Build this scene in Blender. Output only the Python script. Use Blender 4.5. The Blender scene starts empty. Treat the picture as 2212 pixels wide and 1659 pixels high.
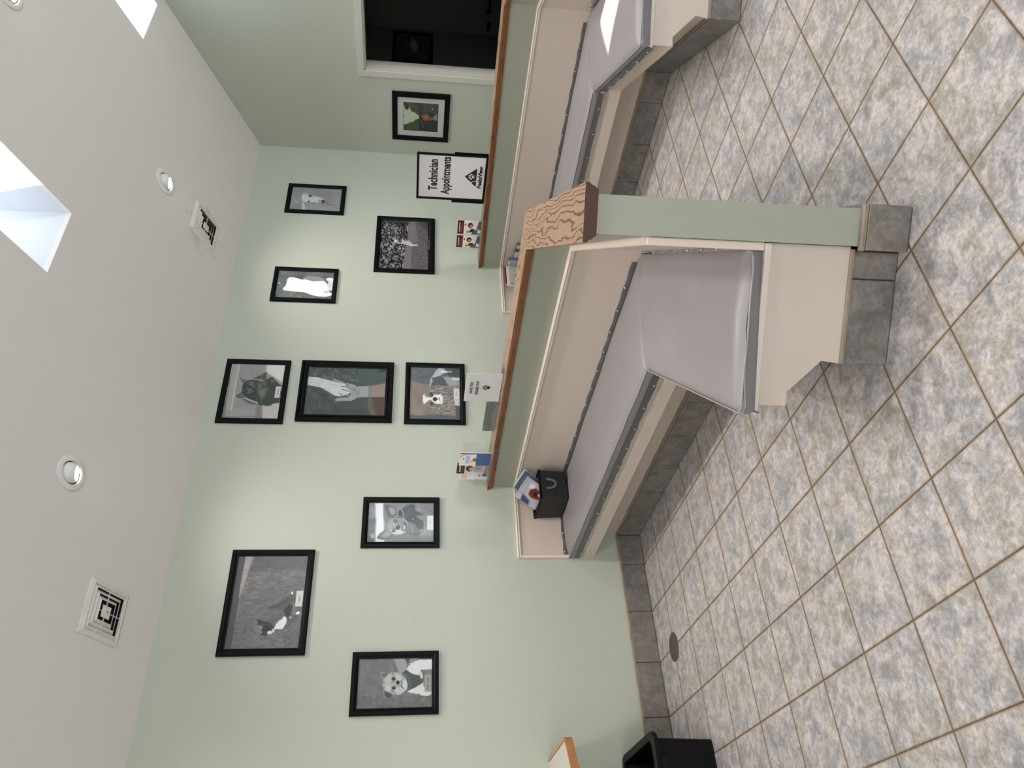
import bpy, bmesh, math, random
import numpy as np
from mathutils import Vector, Matrix

C = bpy.context.scene.collection
SC = bpy.context.scene
random.seed(4)
RNG = np.random.RandomState(7)
PI = math.pi
H = math.sqrt(.5)

# ------------------------------------------------------------------ camera
fpx, pitch, yaw, roll = 1688.04, -0.124251, 0.636052, 0.0246187
cam_loc = Vector((-0.79149, -4.92592, 1.59500))
cd = bpy.data.cameras.new('camera'); cam = bpy.data.objects.new('camera', cd); C.objects.link(cam)
_f = Vector((math.sin(yaw)*math.cos(pitch), math.cos(yaw)*math.cos(pitch), math.sin(pitch)))
_r = Vector((math.cos(yaw), -math.sin(yaw), 0)); _u = _r.cross(_f)
_R = math.cos(roll)*_r + math.sin(roll)*_u
_U = -math.sin(roll)*_r + math.cos(roll)*_u
M = Matrix(((-_U.x, _R.x, -_f.x, cam_loc.x), (-_U.y, _R.y, -_f.y, cam_loc.y), (-_U.z, _R.z, -_f.z, cam_loc.z), (0, 0, 0, 1)))
cam.matrix_world = M           # the phone was held upright: the photograph is turned on its side
cd.sensor_width = 36; cd.lens = 36*fpx/2212; cd.clip_start = .05; cd.clip_end = 200
SC.camera = cam

# ------------------------------------------------------------------ world, sun, exposure
w = bpy.data.worlds.new('world'); SC.world = w; w.use_nodes = True
w.node_tree.nodes['Background'].inputs[0].default_value = (.80, .89, 1, 1)
w.node_tree.nodes['Background'].inputs[1].default_value = 1.6
def lamp(kind, name, loc, energy, color=(1, 1, 1), direction=None, **kw):
    d = bpy.data.lights.new(name, kind); d.energy = energy; d.color = color
    for k, v in kw.items(): setattr(d, k, v)
    o = bpy.data.objects.new(name, d); C.objects.link(o); o.location = loc
    if direction is not None: o.rotation_euler = Vector(direction).to_track_quat('-Z', 'Y').to_euler()
    return o
lamp('SUN', 'sun', (2, -1, 9), 14.0, (1, .97, .92), (.2, -.283, -1), angle=.009)
# added fill lamps behind the camera, at the unseen front windows and left wall
lamp('AREA', 'window_daylight', (-1.95, -8.70, 1.55), 60, (.95, .97, 1), (0, 1, 0.0), shape='RECTANGLE', size=2.6, size_y=1.9)
lamp('AREA', 'window_daylight', (-3.50, -6.3, 1.55), 50, (.95, .97, 1), (1, 0, 0.0), shape='RECTANGLE', size=2.6, size_y=1.9)
lamp('AREA', 'window_daylight', (4.85, -8.70, 1.55), 105, (.80, .90, 1), (0, 1, 0.0), shape='RECTANGLE', size=1.2, size_y=1.9)
# light that the sky sends down the two skylight wells, boosted on the right to brighten that wall
for x, y, z, sx, sy, p in ((2.77, -2.0, 5.15, .56, 1.5, 17), (5.23, -2.0, 5.15, .56, 1.5, 60)):
    lamp('AREA', 'skylight_daylight', (x, y, z), p, (.88, .94, 1), (0, 0, -1), shape='RECTANGLE', size=sx, size_y=sy)
SC.view_settings.view_transform = 'Standard'
SC.view_settings.look = 'None'
SC.view_settings.gamma = 1
SC.view_settings.exposure = 0.35
SC.view_settings.use_curve_mapping = False
SC.render.film_transparent = False

# ------------------------------------------------------------------ materials
def lin(c):
    return tuple((x/12.92 if x <= .04045 else ((x+.055)/1.055)**2.4) for x in [v/255 for v in c])
def nmat(name):
    m = bpy.data.materials.new(name); m.use_nodes = True
    nt = m.node_tree; return m, nt, nt.nodes['Principled BSDF']
def mat(name, col, rough=.5, metal=0, spec=.5, coat=0, bump=0, bscale=60, var=0, vscale=3, emit=None, estr=0):
    m, nt, b = nmat(name)
    b.inputs['Base Color'].default_value = (*col, 1); b.inputs['Roughness'].default_value = rough
    b.inputs['Metallic'].default_value = metal; b.inputs['Specular IOR Level'].default_value = spec
    b.inputs['Coat Weight'].default_value = coat; b.inputs['Coat Roughness'].default_value = .08
    if emit: b.inputs['Emission Color'].default_value = (*emit, 1); b.inputs['Emission Strength'].default_value = estr
    if bump or var:
        tc = nt.nodes.new('ShaderNodeTexCoord')
        if var:
            n = nt.nodes.new('ShaderNodeTexNoise'); n.inputs['Scale'].default_value = vscale; n.inputs['Detail'].default_value = 5
            nt.links.new(tc.outputs['Object'], n.inputs['Vector'])
            r = nt.nodes.new('ShaderNodeValToRGB')
            r.color_ramp.elements[0].position = .3; r.color_ramp.elements[1].position = .7
            r.color_ramp.elements[0].color = (*[c*(1-var) for c in col], 1); r.color_ramp.elements[1].color = (*[min(1, c*(1+var)) for c in col], 1)
            nt.links.new(n.outputs['Fac'], r.inputs['Fac']); nt.links.new(r.outputs['Color'], b.inputs['Base Color'])
        if bump:
            n = nt.nodes.new('ShaderNodeTexNoise'); n.inputs['Scale'].default_value = bscale; n.inputs['Detail'].default_value = 4
            nt.links.new(tc.outputs['Object'], n.inputs['Vector'])
            bp = nt.nodes.new('ShaderNodeBump'); bp.inputs['Strength'].default_value = bump; bp.inputs['Distance'].default_value = .004
            nt.links.new(n.outputs['Fac'], bp.inputs['Height']); nt.links.new(bp.outputs['Normal'], b.inputs['Normal'])
    return m

T = .33
def ramp(nt, stops, src):
    r = nt.nodes.new('ShaderNodeValToRGB'); e = r.color_ramp.elements
    e[0].position, e[0].color = stops[0][0], (*stops[0][1], 1)
    e[1].position, e[1].color = stops[-1][0], (*stops[-1][1], 1)
    for p, c in stops[1:-1]:
        x = e.new(p); x.color = (*c, 1)
    nt.links.new(src, r.inputs['Fac']); return r.outputs['Color']
def math_(nt, op, a, b=None, c=None):
    n = nt.nodes.new('ShaderNodeMath'); n.operation = op
    for i, v in enumerate((a, b, c)):
        if v is None: continue
        if hasattr(v, 'links'): nt.links.new(v, n.inputs[i])
        else: n.inputs[i].default_value = v
    return n.outputs[0]
def noise(nt, vec, scale, detail=5, rough=.6, dist=0):
    n = nt.nodes.new('ShaderNodeTexNoise'); n.inputs['Scale'].default_value = scale; n.inputs['Detail'].default_value = detail
    n.inputs['Roughness'].default_value = rough; n.inputs['Distortion'].default_value = dist
    nt.links.new(vec, n.inputs['Vector']); return n.outputs['Fac']
def mixc(nt, fac, a, b, mode='MIX'):
    n = nt.nodes.new('ShaderNodeMix'); n.data_type = 'RGBA'; n.blend_type = mode
    for s, v in ((n.inputs[0], fac), (n.inputs[6], a), (n.inputs[7], b)):
        if hasattr(v, 'links'): nt.links.new(v, s)
        elif isinstance(v, tuple): s.default_value = (*v, 1)
        else: s.default_value = v
    return n.outputs[2]

def stone_color(nt, vec, dark=1.0):
    """mottled ceramic: blue grey, beige and chalky patches"""
    k = dark
    s = lambda *c: tuple(x*k for x in c)
    c1 = ramp(nt, [(.36, s(.32, .315, .325)), (.44, s(.43, .42, .445)), (.50, s(.57, .53, .54)), (.56, s(.53, .47, .395)), (.65, s(.36, .325, .28))], noise(nt, vec, 6.5, 7, .66, .35))
    c2 = ramp(nt, [(.40, s(.24, .23, .225)), (.49, s(.44, .42, .42)), (.58, s(.78, .70, .71))], noise(nt, vec, 15, 9, .74, .4))
    c = mixc(nt, .52, c1, c2)
    c3 = ramp(nt, [(.42, (.72, .72, .72)), (.53, (1, 1, 1)), (.62, (1.22, 1.18, 1.18))], noise(nt, vec, 55, 6, .75, .2))
    return mixc(nt, .75, c, c3, 'MULTIPLY')

def make_floor_mat():
    m, nt, b = nmat('floor_tile')
    g = nt.nodes.new('ShaderNodeNewGeometry'); pos = g.outputs['Position']
    sx = nt.nodes.new('ShaderNodeSeparateXYZ'); nt.links.new(pos, sx.inputs[0])
    def dist(axis, off):
        a = math_(nt, 'DIVIDE', math_(nt, 'ADD', axis, off), T)
        f = math_(nt, 'FRACT', a)
        return math_(nt, 'MULTIPLY', math_(nt, 'SUBTRACT', .5, math_(nt, 'ABSOLUTE', math_(nt, 'SUBTRACT', f, .5))), T), math_(nt, 'FLOOR', a)
    dx, ix = dist(sx.outputs[0], 33.0); dy, iy = dist(sx.outputs[1], 33.0)
    d = math_(nt, 'MINIMUM', dx, dy)
    wob = math_(nt, 'MULTIPLY', math_(nt, 'SUBTRACT', noise(nt, pos, 25, 3), .5), .0022)
    d = math_(nt, 'ADD', d, wob)
    gm = ramp(nt, [(.0, (1, 1, 1)), (.0030, (1, 1, 1)), (.0044, (0, 0, 0))], d)
    # each tile gets its own shift of the glaze pattern
    cmb = nt.nodes.new('ShaderNodeCombineXYZ')
    nt.links.new(math_(nt, 'MULTIPLY', ix, 1.731), cmb.inputs[0]); nt.links.new(math_(nt, 'MULTIPLY', iy, 2.377), cmb.inputs[1])
    nt.links.new(math_(nt, 'MULTIPLY', math_(nt, 'ADD', ix, iy), .913), cmb.inputs[2])
    va = nt.nodes.new('ShaderNodeVectorMath'); va.operation = 'ADD'
    nt.links.new(pos, va.inputs[0]); nt.links.new(cmb.outputs[0], va.inputs[1])
    col = stone_color(nt, va.outputs[0], .77)
    # rust-coloured grime that creeps from the grout
    near = ramp(nt, [(0, (1, 1, 1)), (.022, (0, 0, 0))], d)
    gr = ramp(nt, [(.56, (0, 0, 0)), (.68, (1, 1, 1))], noise(nt, pos, 7, 6, .7))
    st = math_(nt, 'MULTIPLY', math_(nt, 'MULTIPLY', near, gr), .55)
    col = mixc(nt, st, col, (.24, .14, .07))
    halo = math_(nt, 'MULTIPLY', ramp(nt, [(.0, (1, 1, 1)), (.014, (0, 0, 0))], d), .55)
    col = mixc(nt, halo, col, (.36, .26, .15))
    gcol = ramp(nt, [(.35, (.030, .018, .012)), (.65, (.10, .055, .028))], noise(nt, pos, 9, 5, .7))
    col = mixc(nt, gm, col, gcol)
    nt.links.new(col, b.inputs['Base Color'])
    rg = mixc(nt, gm, (.36, .36, .36), (.9, .9, .9))
    nt.links.new(rg, b.inputs['Roughness'])
    bp = nt.nodes.new('ShaderNodeBump'); bp.inputs['Strength'].default_value = .35; bp.inputs['Distance'].default_value = .004
    hgt = mixc(nt, gm, noise(nt, pos, 40, 4), (0, 0, 0))
    nt.links.new(hgt, bp.inputs['Height']); nt.links.new(bp.outputs['Normal'], b.inputs['Normal'])
    return m
def make_base_tile_mat():
    m, nt, b = nmat('base_tile')
    g = nt.nodes.new('ShaderNodeNewGeometry')
    c = stone_color(nt, g.outputs['Position'], .46)
    c = mixc(nt, .45, c, ramp(nt, [(.4, (.10, .10, .092)), (.6, (.22, .18, .14))], noise(nt, g.outputs['Position'], 4, 5)))
    nt.links.new(c, b.inputs['Base Color']); b.inputs['Roughness'].default_value = .4
    return m
def make_wood(name, light, dark, rough=.4, freq=130, axis='n'):
    """oak boards; the grain follows the object's own x axis"""
    m, nt, b = nmat(name)
    tc = nt.nodes.new('ShaderNodeTexCoord'); mp = nt.nodes.new('ShaderNodeMapping'); mp.inputs['Scale'].default_value = (1.6, 7, 7)
    nt.links.new(tc.outputs['Object'], mp.inputs[0])
    n1 = noise(nt, mp.outputs[0], 1.0, 3, .5, .4)
    sx = nt.nodes.new('ShaderNodeSeparateXYZ'); nt.links.new(tc.outputs['Object'], sx.inputs[0])
    a = math_(nt, 'ADD', math_(nt, 'MULTIPLY', math_(nt, 'ADD', sx.outputs[1], math_(nt, 'MULTIPLY', sx.outputs[2], .8)), freq*1.0), math_(nt, 'MULTIPLY', n1, 26))
    s = math_(nt, 'FRACT', math_(nt, 'MULTIPLY', a, .36))
    c = ramp(nt, [(.0, dark), (.12, tuple(.25*x+.75*y for x, y in zip(light, dark))), (.24, light), (.9, tuple(x*.93 for x in light)), (1, dark)], s)
    mp2 = nt.nodes.new('ShaderNodeMapping'); mp2.inputs['Scale'].default_value = (14, 240, 240)
    nt.links.new(tc.outputs['Object'], mp2.inputs[0])
    c = mixc(nt, .5, c, ramp(nt, [(.35, (.72, .70, .68)), (.6, (1.05, 1.05, 1.05))], noise(nt, mp2.outputs[0], 1, 3)), 'MULTIPLY')
    nt.links.new(c, b.inputs['Base Color']); b.inputs['Roughness'].default_value = rough
    return m
def make_glass():
    m = bpy.data.materials.new('clear_glass'); m.use_nodes = True; nt = m.node_tree
    for n in list(nt.nodes): nt.nodes.remove(n)
    o = nt.nodes.new('ShaderNodeOutputMaterial'); t = nt.nodes.new('ShaderNodeBsdfTransparent'); g = nt.nodes.new('ShaderNodeBsdfGlossy')
    g.inputs['Roughness'].default_value = .03; mx = nt.nodes.new('ShaderNodeMixShader'); f = nt.nodes.new('ShaderNodeFresnel')
    gb = nt.nodes.new('ShaderNodeNewGeometry'); io = nt.nodes.new('ShaderNodeMapRange')   # a thin pane: the same reflection from either side
    io.inputs[3].default_value = 1.45; io.inputs[4].default_value = 1/1.45
    nt.links.new(gb.outputs['Backfacing'], io.inputs[0]); nt.links.new(io.outputs[0], f.inputs[0])
    t.inputs[0].default_value = (.99, .995, .995, 1)
    nt.links.new(f.outputs[0], mx.inputs[0]); nt.links.new(t.outputs[0], mx.inputs[1]); nt.links.new(g.outputs[0], mx.inputs[2]); nt.links.new(mx.outputs[0], o.inputs[0])
    return m
def make_print():
    m, nt, b = nmat('photo_print')
    a = nt.nodes.new('ShaderNodeVertexColor'); a.layer_name = 'ink'
    nt.links.new(a.outputs['Color'], b.inputs['Base Color']); b.inputs['Roughness'].default_value = .5; b.inputs['Specular IOR Level'].default_value = .25
    return m
def make_weave():
    m, nt, b = nmat('woven_strap')
    tc = nt.nodes.new('ShaderNodeTexCoord'); ch = nt.nodes.new('ShaderNodeTexChecker'); ch.inputs['Scale'].default_value = 58
    nt.links.new(tc.outputs['Object'], ch.inputs['Vector'])
    ch.inputs[1].default_value = (.018, .019, .021, 1); ch.inputs[2].default_value = (.006, .006, .007, 1)
    c = mixc(nt, .5, ch.outputs[0], ramp(nt, [(.4, (.5, .5, .5)), (.6, (1.5, 1.5, 1.5))], noise(nt, tc.outputs['Object'], 300, 2)), 'MULTIPLY')
    nt.links.new(c, b.inputs['Base Color']); b.inputs['Roughness'].default_value = .6
    return m

GREEN = (.50, .53, .45)
MT = dict(
    green=mat('sage_green_paint', GREEN, .55, bump=.12, bscale=180), green2=mat('sage_green_gloss_paint', (.36, .372, .305), .42, bump=.1, bscale=150),  # half walls use a darker, slightly glossier copy of the wall green
    ceil=mat('ceiling_paint', (.78, .735, .70), .8, bump=.1, bscale=150),
    white=mat('skylight_white', (.66, .68, .72), .7),
    cream=mat('cream_gloss_paint', (.635, .54, .47), .38, bump=.05, bscale=120),
    trim=mat('cream_trim_paint', (.74, .635, .56), .35),
    casing=mat('casing_paint', (.60, .57, .51), .4),
    greige=mat('beige_painted_wall', (.40, .385, .33), .5),
    floor=make_floor_mat(), tile=make_base_tile_mat(),
    bull=mat('bullnose_tile', (.30, .24, .18), .35, var=.2, vscale=9),
    grout=mat('grout', (.09, .055, .035), .9),
    wood_top=make_wood('oak_cap', (.335, .205, .13), (.045, .024, .022), .38, 120),
    wood_side=make_wood('oak_moulding', (.26, .105, .035), (.12, .045, .016), .38, 170),  # cap sides: dark stain, deepened in colour for the lesser light there
    wood_end=make_wood('oak_end_grain', (.085, .028, .012), (.012, .004, .003), .55, 330),
    wood_desk=make_wood('desk_edge_wood', (.50, .24, .10), (.36, .15, .06), .4, 90),
    vinyl=mat('grey_vinyl', (.238, .218, .232), .44, spec=.5, bump=.10, bscale=14, var=.05, vscale=4),
    vinyl_d=mat('grey_vinyl_underside', (.17, .165, .165), .42),
    pipe=mat('grey_vinyl_piping', (.30, .285, .30), .3),
    flap=mat('grey_vinyl_flap', (.10, .10, .105), .36, bump=.3, bscale=18),  # flaps darker than the pad vinyl: shade put into the colour
    metal=mat('snap_metal', (.5, .5, .5), .35, metal=1),
    black=mat('black_frame_lacquer', (.0025, .0025, .003), .42, spec=.12),
    blackp=mat('black_plastic', (.0035, .0035, .004), .5, spec=.2, bump=.2, bscale=90),
    blackin=mat('black_plastic_inside', (.004, .004, .004), .6),
    glass=make_glass(), print=make_print(), weave=make_weave(),
    mat_board=mat('mat_board', (.62, .60, .60), .8),
    paper=mat('paper', (.86, .82, .85), .7), card=mat('card', (.72, .71, .69), .7), card_grey=mat('card_grey', (.42, .41, .38), .7),
    ink=mat('ink', (.012, .012, .015), .6), plaque=mat('plaque_grey', (.20, .21, .215), .4), ink2=mat('engraved_letter', (.05, .055, .06), .6),
    vent=mat('vent_enamel', (.74, .71, .66), .4, var=.08, vscale=14), dark=mat('duct_dark', (.006, .006, .006), .9),
    lampw=mat('lamp_white', (.82, .80, .79), .35), bulb=mat('bulb_lens', (1, 1, 1), .2, emit=(1, .95, .90), estr=14),
    roomwall=mat('unlit_room_paint', (.10, .12, .09), .8), laminate=mat('desk_laminate', (.56, .52, .46), .4),  # room beyond the doorway: its darkness is put into the wall colour
    red=mat('maroon_cover', (.16, .012, .018), .35), blue=mat('navy_cover', (.03, .05, .12), .4), blue2=mat('violet_blue_cover', (.12, .12, .26), .4),
    gray=mat('grey_cover', (.12, .125, .13), .5), pages=mat('book_pages', (.62, .60, .56), .8), redbag=mat('dark_cover', (.012, .011, .013), .4),
    drain=mat('drain_metal', (.085, .07, .06), .6, metal=.3), acryl=None,
)
MT['acryl'] = MT['glass']
MT['scuff'] = mat('dust_smudge', (.33, .29, .25), .9)

# ------------------------------------------------------------------ mesh helpers
class MB:
    def __init__(self): self.v = []; self.f = []; self.m = []; self.mi = 0
    def add(self, vs, fs):
        o = len(self.v); self.v += [tuple(p) for p in vs]
        for f in fs: self.f.append(tuple(i+o for i in f)); self.m.append(self.mi)
    def hexa(self, p):   # 8 points: bottom 4 ccw, top 4
        self.add(p, [(0, 3, 2, 1), (4, 5, 6, 7), (0, 1, 5, 4), (1, 2, 6, 5), (2, 3, 7, 6), (3, 0, 4, 7)])
    def box(self, x0, x1, y0, y1, z0, z1, fn=None):
        p = [(x0, y0, z0), (x1, y0, z0), (x1, y1, z0), (x0, y1, z0), (x0, y0, z1), (x1, y0, z1), (x1, y1, z1), (x0, y1, z1)]
        if fn: p = [fn(*q) for q in p]
        self.hexa(p)
    def prism(self, poly, a, b, fn):   # fn(u,v,t)
        n = len(poly)
        vs = [fn(u, v, a) for u, v in poly]+[fn(u, v, b) for u, v in poly]
        self.add(vs, [tuple(range(n))[::-1], tuple(range(n, 2*n))]+[(i, (i+1) % n, n+(i+1) % n, n+i) for i in range(n)])
    def loft(self, rings, caps=True, closed=True):
        n = len(rings[0]); vs = [p for r in rings for p in r]; fs = []
        for k in range(len(rings)-1):
            for i in range(n if closed else n-1):
                j = (i+1) % n; fs.append((k*n+i, k*n+j, (k+1)*n+j, (k+1)*n+i))
        if caps: fs += [tuple(range(n))[::-1], tuple(range((len(rings)-1)*n, len(rings)*n))]
        self.add(vs, fs)
    def tube(self, pts, r, seg=8, caps=True):
        pts = [Vector(p) for p in pts]; rings = []
        for i, p in enumerate(pts):
            d = (pts[min(i+1, len(pts)-1)]-pts[max(i-1, 0)]).normalized()
            up = Vector((0, 0, 1)) if abs(d.z) < .9 else Vector((1, 0, 0))
            a = d.cross(up).normalized(); b = a.cross(d)
            rr = r[i] if isinstance(r, (list, tuple)) else r
            rings.append([p+a*math.cos(t)*rr+b*math.sin(t)*rr for t in [2*PI*k/seg for k in range(seg)]])
        self.loft(rings, caps)
    def lathe(self, prof, seg=32, fn=None, caps=False):   # prof: (r, h)
        rings = [[(r*math.cos(2*PI*k/seg), r*math.sin(2*PI*k/seg), h) for k in range(seg)] for r, h in prof]
        if fn: rings = [[fn(*p) for p in rg] for rg in rings]
        self.loft(rings, caps)
    def build(self, name, mats, parent=None, smooth=False, bevel=0, matrix=None):
        me = bpy.data.meshes.new(name); me.from_pydata([tuple(p) for p in self.v], [], self.f)
        if not isinstance(mats, (list, tuple)): mats = [mats]
        for m in mats: me.materials.append(m)
        if len(mats) > 1: me.polygons.foreach_set('material_index', self.m)
        bm = bmesh.new(); bm.from_mesh(me); bmesh.ops.remove_doubles(bm, verts=bm.verts, dist=1e-6)
        bmesh.ops.recalc_face_normals(bm, faces=bm.faces); bm.to_mesh(me); bm.free()
        if smooth: me.shade_smooth()
        o = bpy.data.objects.new(name, me); C.objects.link(o)
        if bevel:
            b = o.modifiers.new('bevel', 'BEVEL'); b.width = bevel; b.segments = 2; b.limit_method = 'ANGLE'; b.angle_limit = .6
        if matrix is not None: o.matrix_world = matrix
        if parent is not None:
            o.parent = parent
        return o
def thing(name, label, cat, loc=(0, 0, 0), rot=(0, 0, 0), group=None, matrix=None):
    o = bpy.data.objects.new(name, None); C.objects.link(o); o.empty_display_size = .1
    o.location = loc; o.rotation_euler = rot
    if matrix is not None: o.matrix_world = matrix
    o['label'] = label; o['category'] = cat
    if group: o['group'] = group
    return o
def tag(o, label, cat, group=None):
    o['label'] = label; o['category'] = cat
    if group: o['group'] = group
    return o
def struct(o, label=None):
    o['kind'] = 'structure'
    if label: o['label'] = label
    return o
def smooth_angle(o, deg=40):
    me = o.data; me.shade_smooth()
    m = o.modifiers.new('edges', 'EDGE_SPLIT'); m.split_angle = math.radians(deg)

def text_mesh(s, x0, x1, z0, z1, y=0, bold=.0, shear=0):
    cu = bpy.data.curves.new('t', 'FONT'); cu.body = s; cu.offset = bold; cu.shear = shear; cu.resolution_u = 3; cu.align_x = 'CENTER'
    ob = bpy.data.objects.new('t', cu); C.objects.link(ob)
    bpy.context.view_layer.update()
    dg = bpy.context.evaluated_depsgraph_get(); me = bpy.data.meshes.new_from_object(ob.evaluated_get(dg))
    bpy.data.objects.remove(ob); bpy.data.curves.remove(cu)
    n = len(me.vertices); co = np.empty(n*3, 'f'); me.vertices.foreach_get('co', co); co = co.reshape(-1, 3)
    a, b = co.min(0), co.max(0)
    X = x0+(co[:, 0]-a[0])/(b[0]-a[0])*(x1-x0); Z = z0+(co[:, 1]-a[1])/(b[1]-a[1])*(z1-z0)
    fs = [tuple(p.vertices) for p in me.polygons]
    bpy.data.meshes.remove(me)
    return [(float(p), y, float(q)) for p, q in zip(X, Z)], fs
def lettering(parent, lines, mt, name='lettering'):
    mb = MB()
    for l in lines:
        v, f = text_mesh(*l[:5], y=l[5], bold=l[6] if len(l) > 6 else 0, shear=l[7] if len(l) > 7 else 0); mb.add(v, f)
    me = bpy.data.meshes.new(name); me.from_pydata(mb.v, [], mb.f); me.materials.append(mt)
    o = bpy.data.objects.new(name, me); C.objects.link(o); o.parent = parent
    return o

# ------------------------------------------------------------------ painting of prints (ink per vertex on a fine grid)
def g2l(v): v = np.clip(v, 0, 1); return np.where(v <= .04045, v/12.92, ((v+.055)/1.055)**2.4)
class Paint:
    """canvas addressed in coordinates of the inspected picture; q = corners TL,TR,BR,BL there"""
    def __init__(self, q, nx, ny, seed=1):
        self.nx, self.ny = nx, ny
        u, v = np.meshgrid(np.linspace(0, 1, nx), np.linspace(0, 1, ny)); self.u, self.v = u, v
        src = [(0, 0), (1, 0), (1, 1), (0, 1)]; A = []; B = []
        for (a, b), (x, y) in zip(src, q):
            A.append([a, b, 1, 0, 0, 0, -a*x, -b*x]); B.append(x); A.append([0, 0, 0, a, b, 1, -a*y, -b*y]); B.append(y)
        h = np.linalg.solve(np.array(A, float), np.array(B, float)); self.h = np.append(h, 1).reshape(3, 3)
        w = self.h[2, 0]*u+self.h[2, 1]*v+1
        self.X = (self.h[0, 0]*u+self.h[0, 1]*v+self.h[0, 2])/w; self.Y = (self.h[1, 0]*u+self.h[1, 1]*v+self.h[1, 2])/w
        self.c = np.zeros((ny, nx, 3)); self.rs = np.random.RandomState(seed)
    def uv(self, x, y):
        p = np.linalg.inv(self.h) @ np.array([x, y, 1.]); return p[0]/p[2], p[1]/p[2]
    def _col(self, c): return np.array(c if isinstance(c, (tuple, list)) else (c, c, c), float)/255
    def blend(self, m, c, a=1): m = np.clip(m, 0, 1)[..., None]*a; self.c = self.c*(1-m)+self._col(c)*m
    def fill(self, c): self.c[:] = self._col(c)
    def ell(self, x, y, rx, ry, c, ang=0, soft=.12, a=1, wob=0):
        t = math.radians(ang); dx, dy = self.X-x, self.Y-y
        p = (dx*math.cos(t)+dy*math.sin(t))/rx; q = (-dx*math.sin(t)+dy*math.cos(t))/ry
        d = np.sqrt(p*p+q*q)
        if wob: d = d+wob*(self.noise(min(rx, ry)*.25)-.5)
        self.blend((1-d)/soft+.5, c, a)
    def poly(self, pts, c, soft=10, a=1, wob=0):
        X, Y = self.X, self.Y; inside = np.zeros(X.shape, bool); D = np.full(X.shape, 1e9); n = len(pts)
        for i in range(n):
            x1, y1 = pts[i]; x2, y2 = pts[(i+1) % n]
            cond = ((y1 > Y) != (y2 > Y))
            with np.errstate(divide='ignore', invalid='ignore'): xs = (x2-x1)*(Y-y1)/((y2-y1) or 1e-9)+x1
            inside ^= cond & (X < xs)
            L = (x2-x1)**2+(y2-y1)**2 or 1e-9; t = np.clip(((X-x1)*(x2-x1)+(Y-y1)*(y2-y1))/L, 0, 1)
            D = np.minimum(D, np.hypot(X-x1-t*(x2-x1), Y-y1-t*(y2-y1)))
        sd = np.where(inside, D, -D)
        if wob: sd = sd+wob*(self.noise(wob*1.2)-.5)*2
        self.blend(sd/soft+.5, c, a)
    def line(self, pts, wd, c, a=1, soft=None):
        D = np.full(self.X.shape, 1e9)
        for (x1, y1), (x2, y2) in zip(pts[:-1], pts[1:]):
            L = (x2-x1)**2+(y2-y1)**2 or 1e-9; t = np.clip(((self.X-x1)*(x2-x1)+(self.Y-y1)*(y2-y1))/L, 0, 1)
            D = np.minimum(D, np.hypot(self.X-x1-t*(x2-x1), self.Y-y1-t*(y2-y1)))
        s = soft or max(4, wd*.6); self.blend((wd/2-D)/s+.5, c, a)
    def noise(self, cell, sx=1, sy=1, oct=3):
        out = 0; amp = 1; tot = 0
        for _ in range(oct):
            gx = (self.X-self.X.min())/(cell*sx); gy = (self.Y-self.Y.min())/(cell*sy)
            W, Hh = int(gx.max())+3, int(gy.max())+3; G = self.rs.rand(Hh, W)
            ix, iy = gx.astype(int), gy.astype(int); fx, fy = gx-ix, gy-iy; fx = fx*fx*(3-2*fx); fy = fy*fy*(3-2*fy)
            out = out+amp*((G[iy, ix]*(1-fx)+G[iy, ix+1]*fx)*(1-fy)+(G[iy+1, ix]*(1-fx)+G[iy+1, ix+1]*fx)*fy)
            tot += amp; amp *= .55; cell = cell*.5
        return out/tot
    def tex(self, cell, amp, sx=1, sy=1, mask=None):
        n = (self.noise(cell, sx, sy)-.5)*2*amp/255
        if mask is not None: n = n*np.clip(mask, 0, 1)
        self.c = self.c+n[..., None]
    def mesh(self, w, h, parent, name='photo_print', y=0, mt=None):
        nx, ny = self.nx, self.ny
        co = np.stack([(self.u-.5)*w, np.full(self.u.shape, y), (.5-self.v)*h], -1).reshape(-1, 3)
        idx = np.arange(nx*ny).reshape(ny, nx)
        q = np.stack([idx[1:, :-1], idx[1:, 1:], idx[:-1, 1:], idx[:-1, :-1]], -1).reshape(-1, 4)
        me = bpy.data.meshes.new(name); me.from_pydata(co.tolist(), [], q.tolist())
        ca = me.color_attributes.new('ink', 'FLOAT_COLOR', 'POINT')
        col = np.concatenate([g2l((self.c-.42)*1.22+.45+(self.rs.rand(ny, nx, 1)-.5)*.05), np.ones((ny, nx, 1))], -1).astype('f').ravel(); ca.data.foreach_set('color', col)
        me.materials.append(mt or MT['print']); o = bpy.data.objects.new(name, me); C.objects.link(o); o.parent = parent
        return o

# ================================================================== ROOM SHELL
SL = .4155; ZW = 3.12; XR = 5.63; XL = -3.6; YF = -8.8; YR = -4.4; ZR = ZW-SL*YR
def zc(y): return ZW-SL*y if y >= YR else ZR-SL*(YR-y)
f = MB(); f.box(XL-.1, XR+.15, YF-.1, .12, -.1, 0); struct(f.build('floor', MT['floor']), 'grey and beige mottled tile floor with brown grout')
m = MB(); m.box(XL-.1, 8.2, 0, .12, 0, ZW+.05); struct(m.build('wall_back', MT['green']))
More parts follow.
